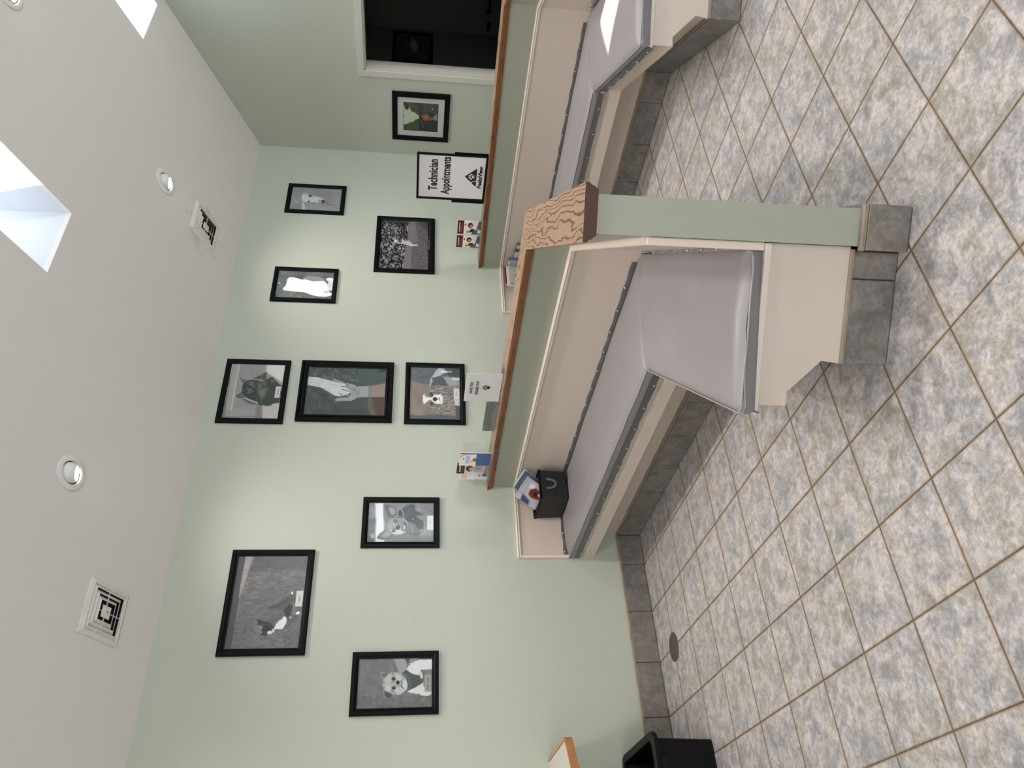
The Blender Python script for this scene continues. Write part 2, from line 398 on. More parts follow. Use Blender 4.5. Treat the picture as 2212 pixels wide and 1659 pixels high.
# right wall with the doorway
DY0, DY1, DZ = -.885, -1.80, 2.105
m = MB(); fx = lambda u, v, t: (t, u, v)
m.prism([(0, 0), (DY0, 0), (DY0, zc(DY0)), (0, ZW)], XR, XR+.12, fx)
m.prism([(DY0, DZ), (DY1, DZ), (DY1, zc(DY1)), (DY0, zc(DY0))], XR, XR+.12, fx)
m.prism([(DY1, 0), (YR, 0), (YR, ZR), (DY1, zc(DY1))], XR, XR+.12, fx)
m.prism([(YR, 0), (YF, 0), (YF, zc(YF)), (YR, ZR)], XR, XR+.12, fx)
struct(m.build('wall_right', MT['green']))
m = MB(); m.prism([(0, 0), (YF, 0), (YF, zc(YF)), (YR, ZR), (0, ZW)], XL-.12, XL, fx); struct(m.build('wall_left', MT['green']))
# unseen front wall behind the camera; its window openings are added for fill light
m = MB(); wx = [(-3.25, -.65), (4.25, 5.45)]
m.box(XL, XR, YF-.12, YF, 0, .55); m.box(XL, XR, YF-.12, YF, 2.55, ZW+.05)
m.box(XL, wx[0][0], YF-.12, YF, .55, 2.55); m.box(wx[0][1], wx[1][0], YF-.12, YF, .55, 2.55); m.box(wx[1][1], XR, YF-.12, YF, .55, 2.55)
struct(m.build('wall_front', MT['green']))
for k, (a, b) in enumerate(wx):
    m = MB()
    for x0, x1, z0, z1 in ((a, b, .55, .60), (a, b, 2.50, 2.55), (a, a+.05, .6, 2.5), (b-.05, b, .6, 2.5), ((a+b)/2-.02, (a+b)/2+.02, .6, 2.5)):
        m.box(x0, x1, YF-.10, YF-.02, z0, z1)
    o = struct(m.build('window_%d' % (k+1), MT['casing']))
    g = MB(); g.box(a+.05, b-.05, YF-.07, YF-.064, .6, 2.5); g.build('pane', MT['glass'], o)

# ceiling: sloped panels with skylight openings
SKY = [(2.52, 3.023, -1.41, -2.65), (4.98, 5.487, -1.41, -2.65)]
m = MB()
xs = [XL-.1, 2.52, 3.023, 4.98, 5.487, XR+.12]; ys = [.12, -1.41, -2.65, YR]
th = .03
for i in range(5):
    for j in range(3):
        if j == 1 and i in (1, 3): continue
        x0, x1, y0, y1 = xs[i], xs[i+1], ys[j], ys[j+1]
        z = lambda y: ZW-SL*y
        m.hexa([(x0, y1, z(y1)), (x1, y1, z(y1)), (x1, y0, z(y0)), (x0, y0, z(y0)), (x0, y1, z(y1)+th), (x1, y1, z(y1)+th), (x1, y0, z(y0)+th), (x0, y0, z(y0)+th)])
m.hexa([(XL-.1, YF-.12, zc(YF)), (XR+.12, YF-.12, zc(YF)), (XR+.12, YR, ZR), (XL-.1, YR, ZR), (XL-.1, YF-.12, zc(YF)+th), (XR+.12, YF-.12, zc(YF)+th), (XR+.12, YR, ZR+th), (XL-.1, YR, ZR+th)])
struct(m.build('ceiling', MT['ceil']))
for k, (x0, x1, y0, y1) in enumerate(SKY):
    x0 -= .002; x1 += .002; y0 += .002; y1 -= .002
    D = .86; t = .02; m = MB(); z = lambda y: ZW-SL*y
    def wallp(a, b, c, d):  # vertical panel between plan points a-b (inner) and c-d (outer)
        m.hexa([(*a, z(a[1])+.004), (*b, z(b[1])+.004), (*c, z(c[1])+.004), (*d, z(d[1])+.004), (*a, z(a[1])+D), (*b, z(b[1])+D), (*c, z(c[1])+D), (*d, z(d[1])+D)])
    wallp((x0-t, y0), (x1+t, y0), (x1+t, y0+t), (x0-t, y0+t)); wallp((x0-t, y1-t), (x1+t, y1-t), (x1+t, y1), (x0-t, y1))
    wallp((x0-t, y1), (x0, y1), (x0, y0), (x0-t, y0)); wallp((x1, y1), (x1+t, y1), (x1+t, y0), (x1, y0))
    o = struct(m.build('window_%d' % (k+3), MT['white']), ['deep white skylight well above the near bench', 'deep white skylight well beside the right wall'][k])
    g = MB(); g.hexa([(x0-t, y1-t, z(y1)+D), (x1+t, y1-t, z(y1)+D), (x1+t, y0+t, z(y0)+D), (x0-t, y0+t, z(y0)+D), (x0-t, y1-t, z(y1)+D+.006), (x1+t, y1-t, z(y1)+D+.006), (x1+t, y0+t, z(y0)+D+.006), (x0-t, y0+t, z(y0)+D+.006)])
    g.build('pane', MT['glass'], o)

# doorway: casing, jambs, stop; the unlit room beyond
m = MB(); cw = .058
def casing_piece(poly, z0=None):
    m.prism(poly, XR-.018, XR, lambda u, v, t: (t, u, v))
casing_piece([(DY0+cw, DZ+cw), (DY0, DZ), (DY0, 0), (DY0+cw, 0)])
casing_piece([(DY1-cw, DZ+cw), (DY1, DZ), (DY1, 0), (DY1-cw, 0)])
casing_piece([(DY0+cw, DZ+cw), (DY1-cw, DZ+cw), (DY1, DZ), (DY0, DZ)])
o = struct(m.build('door_1', MT['casing'], bevel=.003), 'open doorway with cream casing into the unlit room')
m = MB()
m.box(XR-.004, XR+.13, DY0-.014, DY0, 0, DZ); m.box(XR-.004, XR+.13, DY1, DY1+.014, 0, DZ); m.box(XR-.004, XR+.13, DY1, DY0, DZ-.014, DZ)
m.box(XR+.035, XR+.075, DY0-.028, DY0-.014, 0, DZ-.014); m.box(XR+.035, XR+.075, DY1+.014, DY1+.028, 0, DZ-.014)
m.build('door_jamb', MT['casing'], o, bevel=.002)
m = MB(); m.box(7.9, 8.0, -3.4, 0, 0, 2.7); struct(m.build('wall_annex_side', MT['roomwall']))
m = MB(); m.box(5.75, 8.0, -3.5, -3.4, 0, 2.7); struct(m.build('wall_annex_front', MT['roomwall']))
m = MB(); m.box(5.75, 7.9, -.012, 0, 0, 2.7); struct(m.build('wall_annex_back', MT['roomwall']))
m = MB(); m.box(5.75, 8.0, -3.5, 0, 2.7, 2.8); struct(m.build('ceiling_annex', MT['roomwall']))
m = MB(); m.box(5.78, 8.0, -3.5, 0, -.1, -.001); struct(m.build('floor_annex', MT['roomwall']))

# tiled skirting along the back wall
def tile_run(mb, a, b, z1, fn, step=T, start=None, th=(0, .028), gap=.004):
    """row of tiles from a to b along t; fn(t, depth, z)"""
    cuts = [a]; x = start if start is not None else a+step
    while x < b-.01:
        if x > a+.01: cuts.append(x)
        x += step
    cuts.append(b)
    for p, q in zip(cuts[:-1], cuts[1:]): mb.box(p+gap/2, q-gap/2, th[0], th[1], .003, z1, fn)
bb = struct(bpy.data.objects.new('baseboard_back', None)); C.objects.link(bb)
m = MB(); tile_run(m, XL, 1.535, .160, lambda t, d, z: (t, -d, z), start=-3.6+.30, th=(0, .028)); m.build('tile_row', MT['tile'], bb, bevel=.003)
m = MB(); m.box(XL, 1.535, -.024, 0, .001, .158); m.build('grout', MT['grout'], bb)
m = MB(); m.box(XL, 1.55, -.020, 0, .158, .171); m.build('bead', MT['bull'], bb, bevel=.004)
bb2 = struct(bpy.data.objects.new('baseboard_right', None)); C.objects.link(bb2)
m = MB(); tile_run(m, -DY1+.07, 8.7, .160, lambda t, d, z: (XR-d, -t, z)); m.build('tile_row', MT['tile'], bb2)
m = MB(); m.box(XR-.020, XR, YF, DY1-.07, .158, .171); m.build('bead', MT['bull'], bb2)

# ================================================================== HALF WALLS AND BENCHES
def frame(off):
    C0 = (1.535+off, -2.207)
    def P(d, s, z):     # s along the 45 degree leg
        return (C0[0]-H*s+H*d, C0[1]-H*s-H*d, z)
    def K(d, z): return (C0[0]+d, C0[1]-.41421*d, z)
    def A(d, y, z): return (C0[0]+d, y, z)
    return P, K, A
def sweep(mb, prof, off, send, y0=0.0, zf=None, seg=1, part=None):
    """profile (d,z) swept from the back wall along the bench, mitred, to s=send"""
    P, K, A = frame(off)
    rings = []
    zz = zf or (lambda p: p[2])
    def ring(fn, t):
        r = []
        for d, z in prof:
            p = fn(d, t, z) if fn is not K else K(d, z)
            r.append((p[0], p[1], zz(p)))
        return r
    if part != 'end': rings.append(ring(A, y0))
    rings.append(ring(K, 0))
    if part != 'main': rings.append(ring(P, send))
    mb.loft(rings)

def ztilt(p):   # the rail sits a little lower at the wall than at its free end
    return p[2]-.025+min(.0105*-p[1], .027) if p[2] > .9 else p[2]

CAPPROF = [(.363, 1.086), (.363, 1.074), (.371, 1.067), (.374, 1.057), (.381, 1.051), (.383, 1.044), (.527, 1.044), (.529, 1.051), (.536, 1.057), (.539, 1.067), (.547, 1.074), (.547, 1.086)]
def half_wall(off, label):
    t = thing('half_wall', label, 'half wall', (1.99+off, -1.2, 0))
    inv = Matrix.Translation((-(1.99+off), 1.2, 0))
    def put(mb, name, mt, parent=t, **k):
        mb.v = [tuple(inv @ Vector(p)) for p in mb.v] if parent is t else mb.v
        return mb.build(name, mt, parent, **k)
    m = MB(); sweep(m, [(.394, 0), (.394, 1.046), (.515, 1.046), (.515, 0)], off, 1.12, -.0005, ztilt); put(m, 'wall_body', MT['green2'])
    # cap: moulded rail under a flat board, in two mitred lengths
    P, K, A = frame(off)
    for part, nm in (('main', 'rail'), ('end', 'rail')):
        # local frame with x along the board, for the grain
        if part == 'main': org = Vector(A(.455, -1.2, 1.07)); X = Vector((0, -1, 0)); Y = Vector((1, 0, 0))
        else: org = Vector(P(.455, .5, 1.07)); X = Vector((-H, -H, 0)); Y = Vector((H, -H, 0))
        mw = Matrix(((X.x, Y.x, 0, org.x), (X.y, Y.y, 0, org.y), (X.z, Y.z, 1, org.z), (0, 0, 0, 1)))
        mi = mw.inverted()
        m = MB(); sweep(m, CAPPROF, off, 1.148, -.0005, ztilt, part=part)
        n = len(CAPPROF)
        m.v = [tuple(mi @ Vector(p)) for p in m.v]
        me_f = []
        for k, fc in enumerate(m.f):
            if len(fc) == n: me_f.append(2)      # end faces
            elif set(i % n for i in fc) == {0, n-1}: me_f.append(0)
            else: me_f.append(1)
        m.m = me_f
        o = m.build('cap_board', [MT['wood_top'], MT['wood_side'], MT['wood_end']], None)
        o.parent = t; o.matrix_local = inv @ mw
    # thin beige skin on the return face above the bench back, towards the free end
    if off == 0:
        m = MB(); m.box(-.16, 1.119, .3925, .3945, .86, 1.03, lambda s, n_, z: P(n_, s, z)); put(m, 'painted_face', MT['greige'])
    # tiled foot round the free end
    m = MB(); m.box(.381, .527, 1.122, 1.142, .003, .148, lambda n_, s, z: P(n_, s, z)); put(m, 'end_tile', MT['tile'], bevel=.002)
    m = MB(); m.box(.378, .530, 1.12, 1.139, .148, .166, lambda n_, s, z: P(n_, s, z)); put(m, 'tile_bead', MT['bull'], bevel=.004)
    m = MB()
    sweep(m, [(.515, .003), (.515, .160), (.531, .160), (.531, .003)], off, 1.12, -.028); put(m, 'side_tiles', MT['tile'])
    return t

def bench(off, label):
    P, K, A = frame(off); t = thing('built_in_bench', label, 'bench', (1.7+off, -1.2, 0))
    inv = Matrix.Translation((-(1.7+off), 1.2, 0))
    def put(mb, name, mt, **k):
        mb.v = [tuple(inv @ Vector(p)) for p in mb.v]; return mb.build(name, mt, t, **k)
    m = MB(); sweep(m, [(-.160, .448), (-.160, .472), (.392, .472), (.392, .448)], off, 1.102, -.001); put(m, 'seat_board', MT['trim'], bevel=.004)
    m = MB(); sweep(m, [(-.143, .338), (-.146, .40), (-.138, .42), (-.138, .448), (-.118, .448), (-.118, .338)], off, 1.078, -.001); put(m, 'apron', MT['cream'])
    m = MB(); sweep(m, [(.015, .165), (.015, .448), (.03, .448), (.03, .165)], off, 1.078, -.001); put(m, 'kick_board', MT['cream'])
    # end panel with the clipped lower corner
    m = MB(); m.prism([(-.146, .447), (-.146, .346), (-.100, .346), (.010, .234), (.002, .170), (.393, .170), (.393, .447)], 1.078, 1.092, lambda u, v, s: P(u, s, v)); put(m, 'end_panel', MT['cream'], bevel=.002)
    m = MB()  # foot tiles: along the seat, round the corner and across the end
    def fm(y, d, z): return A(d, -y, z)
    tile_run(m, .026, 2.207, .160, fm, start=T, th=(0, .014))
    tile_run(m, .0, 1.088, .160, lambda s, d, z: P(d, s, z), start=.17, th=(0, .014), step=.31)
    m.box(.003, .285, 1.080, 1.094, .003, .160, lambda n_, s, z: P(n_, s, z)); m.box(.290, .378, 1.080, 1.094, .003, .160, lambda n_, s, z: P(n_, s, z))
    put(m, 'foot_tiles', MT['tile'], bevel=.0015)
    m = MB(); sweep(m, [(.003, .001), (.003, .158), (.016, .158), (.016, .001)], off, 1.086, -.026); m.box(.004, .385, 1.076, 1.088, .001, .158, lambda n_, s, z: P(n_, s, z)); put(m, 'foot_grout', MT['grout'])
    m = MB(); sweep(m, [(.004, .158), (.004, .172), (.018, .172), (.018, .158)], off, 1.09, -.026); m.box(.002, .385, 1.090, 1.100, .158, .173, lambda n_, s, z: P(n_, s, z)); put(m, 'foot_bead', MT['bull'], bevel=.003)
    # panelled back with moulded trim
    m = MB(); sweep(m, [(.381, .472), (.381, .846), (.3935, .846), (.3935, .472)], off, 1.083, -.001); m.box(-.155, .3935, 0, .012, .472, .846, lambda d, y, z: A(d, -.0005-y, z)); put(m, 'back_panel', MT['cream'])
    tr = [(.3935, .846), (.372, .846), (.368, .852), (.372, .858), (.366, .866), (.370, .873), (.3935, .873)]
    m = MB(); sweep(m, tr, off, 1.086, -.0245); put(m, 'back_trim', MT['trim'])
    m = MB(); m.prism([(u-.3935, v) for u, v in tr], -.160, .3935, lambda u, v, x: A(x, u-.0005, v)); put(m, 'back_trim', MT['trim'])
    m = MB(); m.box(-.162, -.140, .0005, .022, .473, .868, lambda d, y, z: A(d, -y, z)); put(m, 'side_trim', MT['trim'], bevel=.004)
    m = MB(); m.box(.366, .3935, 1.070, 1.101, .473, .868, lambda d, s, z: P(d, s, z)); put(m, 'side_trim', MT['trim'], bevel=.004)
    return t

def cushion(off, part, label, group):
    """vinyl pad: rounded section swept along the seat, crowned and slightly puckered"""
    P, K, A = frame(off); rs = np.random.RandomState(int(off*10)+(3 if part == 'end' else 0))
    t = thing('bench_cushion', label, 'cushion', (1.6+off, -1.2, .47) if part == 'main' else P(.1, .6, .47), group=group)
    base = Vector(t.location)
    def put(mb, name, mt, parent=t, **k):
        mb.v = [tuple(Vector(p)-base) for p in mb.v]; return mb.build(name, mt, parent, **k)
    nd = 26
    ds = np.linspace(0, 1, nd)
    def section(k, e, tt):
        """k: 0 bottom .. ; e: end rounding 0..1 ; returns profile list (d,z)"""
        pr = [(-.158, .474), (-.168, .487), (-.170, .505), (-.166, .520)]
        for a in ds[1:-1]:
            d = -.166+a*.545
            crown = .5205+.026*(math.sin(PI*min(1, max(0, a)))**.35)
            # puckers crossing the pad near the far end
            pk = 0
            if part == 'main': pk = .0028*math.exp(-((tt-.45)/.45)**2)*math.sin(tt*95+a*3)*math.sin(PI*a)**.5*(a > .25)
            pr.append((d, crown-.022*e+pk+.0015*math.sin(tt*9+a*7)))
        pr += [(.379, .522), (.380, .495), (.377, .474)]
        return pr
    rings = []
    if part == 'main':
        L = 2.1; N = 110
        for i in range(N+1):
            q = i/N; e = max(0, 1-q*40)**2+max(0, (q-.985)/.015)**2*.6
            r = []
            for d, z in section(0, e, q*2.1):
                y1 = K(d, 0)[1]+.002; y0 = -.014-(.006*e)
                y = y0+(y1-y0)*q; sag = .010*math.sin(q*PI)*(d < 0)
                r.append(A(d-sag*0, y, z-.004*e))
            rings.append(r)
    else:
        N = 60
        for i in range(N+1):
            q = i/N; e = max(0, 1-q*50)**2*.6+max(0, (q-.965)/.035)**2
            r = []
            for d, z in section(0, e, q+5):
                s0 = -.41421*d-.0*1; # mitre line in s for this d
                s0 = -(.41421*d); s1 = 1.128+.012*(1 if d < .1 else .3)-.012*e*(0 if z > .5 else 1)
                s0 += .002
                s = s0+(s1-s0)*q
                if d > .3: s = s-max(0, q-.9)*(d-.3)*5
                r.append(P(d*(.965 if d > 0 else 1), s, z+.006*q*math.exp(-((d-.1)/.2)**2)-.004*e))
            rings.append(r)
    m = MB(); m.loft(rings); o = put(m, 'pad', MT['vinyl']); smooth_angle(o, 55)
    # piping
    if part == 'main':
        pts = [A(-.169, y, .523+.0015*math.sin(y*17)) for y in np.linspace(-.02, K(-.169, 0)[1]+.01, 40)]
    else:
        pts = [P(-.169, s, .523) for s in np.linspace(.08, 1.118, 24)]+[P(-.163, 1.131, .523)]+[P(n_, 1.137+.002*math.sin(n_*22), .5225) for n_ in np.linspace(-.15, .30, 22)]+[P(.335, 1.128, .521), P(.36, 1.112, .521)]
    m = MB(); m.tube(pts, .0032, 8); o = put(m, 'piping', MT['pipe']); o.data.shade_smooth()
    # front flap, snapped under the seat edge
    def flapstrip(pfn, a, b, n, z_top, z_bot, dd, wav, thick=.003, back=False):
        mb = MB(); rings = []
        for i in range(n+1):
            q = a+(b-a)*i/n
            ws = wav*(math.sin(q*34)*.6+.4*math.sin(q*71+1))
            zt, zb = z_top, z_bot+(ws if not back else ws*.5)
            if back: top = (dd, zt+.002*math.sin(q*40)); mid = (dd-.006-abs(ws), (zt+zb)/2); bot = (dd-.004, zb)
            else: top = (dd, zt); mid = (dd-.003+ws*.4, (zt+zb)/2); bot = (dd-.005+ws*.6, zb)
            rings.append([pfn(top[0], q, top[1]), pfn(mid[0], q, mid[1]), pfn(bot[0], q, bot[1]), pfn(bot[0]+thick, q, bot[1]), pfn(mid[0]+thick, q, mid[1]), pfn(top[0]+thick, q, top[1])])
        mb.loft(rings); return mb
    def snaps(pfn, qs, d, z, nrm, mt):
        for q in qs:
            mb = MB(); p = Vector(pfn(d, q, z)); nn = Vector(nrm); up = Vector((0, 0, 1)); a = nn.cross(up).normalized()
            prof = [(.0001, .0045), (.004, .004), (.0062, .002), (.0066, 0), (.0066, -.003)]
            mb.lathe(prof, 12, lambda x, y, hh: tuple(p+a*x+up*y+nn*hh), caps=True)
            o = put(mb, 'snap', mt); o.data.shade_smooth()
    fA = lambda d, y, z: A(d, -y, z); fP = lambda d, s, z: P(d, s, z)
    if part == 'main':
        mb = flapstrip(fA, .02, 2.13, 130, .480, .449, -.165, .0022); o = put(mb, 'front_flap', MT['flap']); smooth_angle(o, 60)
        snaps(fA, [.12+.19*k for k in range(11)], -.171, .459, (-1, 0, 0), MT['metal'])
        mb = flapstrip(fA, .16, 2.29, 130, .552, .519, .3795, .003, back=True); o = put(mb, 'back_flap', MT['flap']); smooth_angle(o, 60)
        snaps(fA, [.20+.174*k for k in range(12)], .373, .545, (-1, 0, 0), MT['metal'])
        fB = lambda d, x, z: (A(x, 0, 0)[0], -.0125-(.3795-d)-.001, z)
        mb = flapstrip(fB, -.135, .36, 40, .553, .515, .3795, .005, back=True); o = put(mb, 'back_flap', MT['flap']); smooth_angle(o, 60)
        for x in (-.12, .02, .17):
            mb = MB(); p = Vector((A(x, 0, 0)[0], -.022, .545)); mb.lathe([(.0001, .0045), (.004, .004), (.0064, .002), (.0066, -.003)], 12, lambda a, b, hh: (p.x+a, p.y-hh, p.z+b), caps=True); put(mb, 'snap', MT['metal'])
    else:
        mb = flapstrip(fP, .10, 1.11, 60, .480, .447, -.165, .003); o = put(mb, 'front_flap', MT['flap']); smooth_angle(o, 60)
        snaps(fP, [.25+.2*k for k in range(5)], -.171, .457, (-H, H, 0), MT['metal'])
        mb = flapstrip(fP, -.06, 1.065, 90, .556, .524, .3795, .006, back=True); o = put(mb, 'back_flap', MT['vinyl']); smooth_angle(o, 60)
        snaps(fP, [-.03+.15*k for k in range(8)], .372, .546, (-H, H, 0), MT['metal'])
    return t

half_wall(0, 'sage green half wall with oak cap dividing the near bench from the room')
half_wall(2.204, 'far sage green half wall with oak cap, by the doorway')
bench(0, 'cream built-in bench nearer the camera, on grey tile plinth')
bench(2.204, 'cream built-in bench farther away, in front of the far half wall')
cg = 'grey vinyl bench cushions'
cushion(0, 'main', 'long grey vinyl cushion on the near bench, woven basket on it', cg)
cushion(0, 'end', 'wide grey vinyl cushion at the free end of the near bench', cg)
cushion(2.204, 'main', 'long grey vinyl cushion on the far bench, books standing on it', cg)
cushion(2.204, 'end', 'grey vinyl end cushion of the far bench with a bright sun patch', cg)


# ================================================================== FRAMED PICTURES
def frame_mesh(w, h, fw, depth=.020, style=0):
    """mitred moulding, outer size w x h, local x right, z up, -y into the room"""
    if style == 0: prof = [(0, 0), (0, depth*.85), (fw*.12, depth), (fw*.55, depth), (fw*.8, depth*.72), (fw, depth*.62), (fw, 0)]
    elif style == 1: prof = [(0, 0), (0, depth*.8), (fw*.10, depth), (fw*.22, depth), (fw*.45, depth*.55), (fw*.62, depth*.55), (fw*.70, depth*.85), (fw*.80, depth*.85), (fw*.88, depth*.6), (fw, depth*.55), (fw, 0)]
    else: prof = [(0, 0), (0, depth*.9), (fw*.06, depth), (fw*.94, depth), (fw, depth*.9), (fw, 0)]
    m = MB(); rings = []
    for sx, sz in ((-1, 1), (1, 1), (1, -1), (-1, -1), (-1, 1)):
        rings.append([(sx*(w/2-a), -b, sz*(h/2-a)) for a, b in prof])
    m.loft(rings, caps=False); return m
def picture(name, label, x0, x1, z0, z1, paint, fw=.041, style=0, cards=(), wall='back', group=None, squig=None, mat_w=0):
    w, h = x1-x0, z1-z0
    if wall == 'back': t = thing(name, label, 'picture', ((x0+x1)/2, 0, (z0+z1)/2), group=group)
    elif wall == 'right': t = thing(name, label, 'picture', (XR, -(x0+x1)/2, (z0+z1)/2), (0, 0, -PI/2), group=group)
    else: t = thing(name, label, 'picture', ((x0+x1)/2, -.012, (z0+z1)/2), group=group)
    frame_mesh(w, h, fw, .022 if style != 1 else .028, style).build('frame', MT['black'], t)
    iw, ih = w-2*fw, h-2*fw
    if mat_w:
        m = MB(); o2 = mat_w
        rings = [[(sx*(iw/2+.002), -.008, sz*(ih/2+.002)), (sx*(iw/2+.002), -.0105, sz*(ih/2+.002)), (sx*(iw/2-o2), -.0105, sz*(ih/2-o2)), (sx*(iw/2-o2), -.008, sz*(ih/2-o2))] for sx, sz in ((-1, 1), (1, 1), (1, -1), (-1, -1), (-1, 1))]
        m.loft(rings, caps=False); m.build('mat_board', MT['mat_board'], t); iw -= 2*o2; ih -= 2*o2
    paint.mesh(iw+.004, ih+.004, t, y=-.0075)
    bk = MB(); bk.box(-w/2+.006, w/2-.006, -.0065, -.001, -h/2+.006, h/2-.006); bk.build('backing', MT['dark'], t)
    g = MB(); e = .012 if style != 1 else .014
    g.box(-w/2+fw*.9, w/2-fw*.9, -e-.0015, -e, -h/2+fw*.9, h/2-fw*.9); g.build('glass', MT['glass'], t)
    for (a, b, txt, mt) in cards:     # a = TL px, b = BR px
        u0, v0 = paint.uv(*a); u1, v1 = paint.uv(*b)
        X0, X1, Z1, Z0 = (u0-.5)*iw, (u1-.5)*iw, (.5-v0)*ih, (.5-v1)*ih
        m = MB(); m.box(X0, X1, -.0088, -.0078, Z0, Z1); c = m.build('name_card', MT[mt], t)
        if txt:
            cx, cz = (X0+X1)/2, (Z0+Z1)/2; tw, thh = (X1-X0)*txt[1], (Z1-Z0)*txt[2]
            lettering(c, [(txt[0], cx-tw/2, cx+tw/2, cz-thh/2, cz+thh/2, -.0092, .0, .35)], MT['ink'])
    return t

NX, NY = 170, 140
# --- cat
p = Paint([(212, 1410), (460, 195), (1690, 225), (1510, 1440)], NX, NY, 3); p.fill((150, 145, 145)); p.tex(300, 12)
p.poly([(200, 1450), (460, 190), (520, 190), (330, 1080), (280, 1440)], (120, 115, 115), 20)
p.poly([(290, 1070), (460, 280), (480, 190), (440, 190), (400, 560), (270, 1080)], (235, 228, 222), 8)
p.poly([(330, 1090), (450, 400), (500, 190), (620, 200), (560, 620), (430, 1240), (330, 1200)], (160, 154, 153), 14)
p.line([(625, 200), (590, 420), (540, 640), (440, 1240)], 26, (192, 186, 184), 1, 16)
p.poly([(1180, 1100), (1130, 1250), (1160, 1450), (1560, 1450), (1560, 1060)], (182, 175, 172), 50)
p.poly([(1250, 190), (1700, 190), (1620, 620), (1400, 480), (1240, 380)], (206, 203, 196), 60)
p.poly([(1020, 1130), (1150, 1130), (1150, 1440), (980, 1420)], (128, 124, 121), 60)
p.line([(280, 1385), (1080, 1370)], 22, (118, 112, 110), .8, 20)
p.poly([(960, 520), (1110, 440), (1250, 380), (1240, 560), (1000, 560)], (82, 78, 79), 34, wob=20)
p.poly([(690, 990), (860, 1100), (1010, 1110), (1150, 1080), (1000, 960), (760, 940)], (104, 100, 99), 40)
p.poly([(700, 690), (745, 590), (930, 545), (1180, 580), (1390, 480), (1440, 560), (1590, 690), (1580, 900), (1550, 1060), (1420, 1090), (1280, 1145), (1150, 1130), (960, 1060), (740, 955), (680, 840)], (62, 68, 67), 22, wob=26)
p.tex(34, 26, .5, 1, mask=(1-(np.hypot((p.X-1000)/480, (p.Y-800)/340)))*3)
p.poly([(655, 520), (800, 560), (740, 620), (715, 600)], (110, 104, 103), 14); p.line([(655, 518), (700, 590), (735, 640)], 14, (45, 48, 48))
p.poly([(550, 920), (680, 840), (745, 930), (700, 950), (580, 950)], (108, 103, 103), 14); p.line([(690, 835), (560, 910), (590, 945), (720, 950)], 14, (50, 52, 52))
p.ell(895, 635, 42, 36, (150, 150, 148), soft=.3); p.ell(893, 632, 26, 22, (40, 44, 44), soft=.3)
p.ell(868, 800, 42, 38, (150, 150, 146), soft=.3); p.ell(866, 800, 26, 24, (40, 44, 44), soft=.3)
for a, b in (((760, 745), (900, 745)), ((790, 770), (880, 775)), ((800, 640), (850, 600)), ((810, 665), (860, 650)), ((800, 850), (860, 850))): p.line([a, b], 9, (120, 120, 118), .7)
p.ell(950, 700, 60, 40, (88, 86, 86), soft=.8); p.ell(1090, 720, 45, 90, (112, 108, 104), soft=.8); p.ell(1150, 830, 90, 100, (108, 104, 99), soft=.9, wob=.4); p.ell(1240, 770, 45, 40, (105, 100, 97), soft=.7)
p.ell(1180, 640, 90, 60, (96, 92, 89), soft=.9); p.ell(1380, 580, 50, 45, (98, 96, 94), soft=.9); p.line([(1040, 720), (1120, 760), (1150, 690)], 10, (35, 38, 38))
p.ell(1150, 860, 60, 120, (125, 120, 114), soft=1.2, a=.6, wob=.5)
p.line([(745, 955), (900, 1020), (1040, 1070)], 30, (196, 192, 188), .9); p.line([(920, 545), (1050, 550), (1200, 580)], 14, (180, 178, 176), .8)
p.line([(1110, 400), (1150, 470), (1120, 560)], 6, (175, 172, 170), .7); p.line([(1090, 900), (1120, 1020), (1160, 1110)], 6, (120, 126, 122), .8)
picture('framed_cat_photo', 'black framed photo of a dark cat, highest in the column of three', 2.428, 3.007, 2.543, 3.019, p, cards=[((1435, 955), (1590, 705), ('Shadow', .6, .35), 'card')])
# --- hand and paw
p = Paint([(212, 1205), (340, 205), (2005, 250), (1955, 1225)], NX+30, NY, 5); p.fill((70, 76, 76)); p.tex(120, 20, mask=(1300-p.X)/500)
for _ in range(60):
    x, y = p.rs.uniform(330, 1400), p.rs.uniform(230, 540); p.ell(x, y, p.rs.uniform(12, 45), p.rs.uniform(12, 40), p.rs.uniform(80, 125), soft=.9, a=.55)
for _ in range(40):
    x, y = p.rs.uniform(240, 1000), p.rs.uniform(620, 1180); p.ell(x, y, p.rs.uniform(20, 60), p.rs.uniform(15, 50), p.rs.uniform(60, 96), soft=1, a=.5)
p.poly([(1400, 240), (2010, 250), (1990, 520), (1640, 560), (1380, 560)], (72, 84, 86), 60); p.ell(1500, 1160, 900, 80, (68, 64, 68), soft=.5, a=.8)
p.poly([(1640, 1230), (1600, 980), (1660, 560), (2000, 470), (1980, 1240)], (98, 82, 74), 12); p.poly([(1690, 830), (1960, 830), (1950, 1240), (1800, 1230)], (84, 68, 58), 14)  # brown area: reflection in the glass, painted into the print
p.poly([(1380, 610), (1660, 600), (1980, 540), (1960, 825), (1400, 835)], (140, 126, 122), 10); p.poly([(1360, 610), (1660, 600), (1655, 820), (1400, 835)], (150, 150, 152), 9)
p.line([(1640, 590), (1640, 1000), (1740, 1220)], 50, (98, 106, 108), .6, 30)
p.poly([(850, 460), (910, 455), (1120, 535), (1300, 565), (1400, 620), (1410, 830), (1250, 910), (1000, 910), (905, 915), (895, 880), (960, 850), (1150, 830), (1100, 640), (860, 500)], (146, 146, 148), 10)
p.tex(60, 12, mask=(p.X > 880)*(p.X < 1400)*(p.Y > 450)*(p.Y < 920)*.8)
p.line([(1130, 540), (1200, 640), (1330, 680), (1380, 760)], 12, (95, 95, 97)); p.line([(1415, 640), (1410, 790)], 8, (100, 100, 102)); p.line([(870, 485), (1060, 560)], 8, (98, 98, 100))
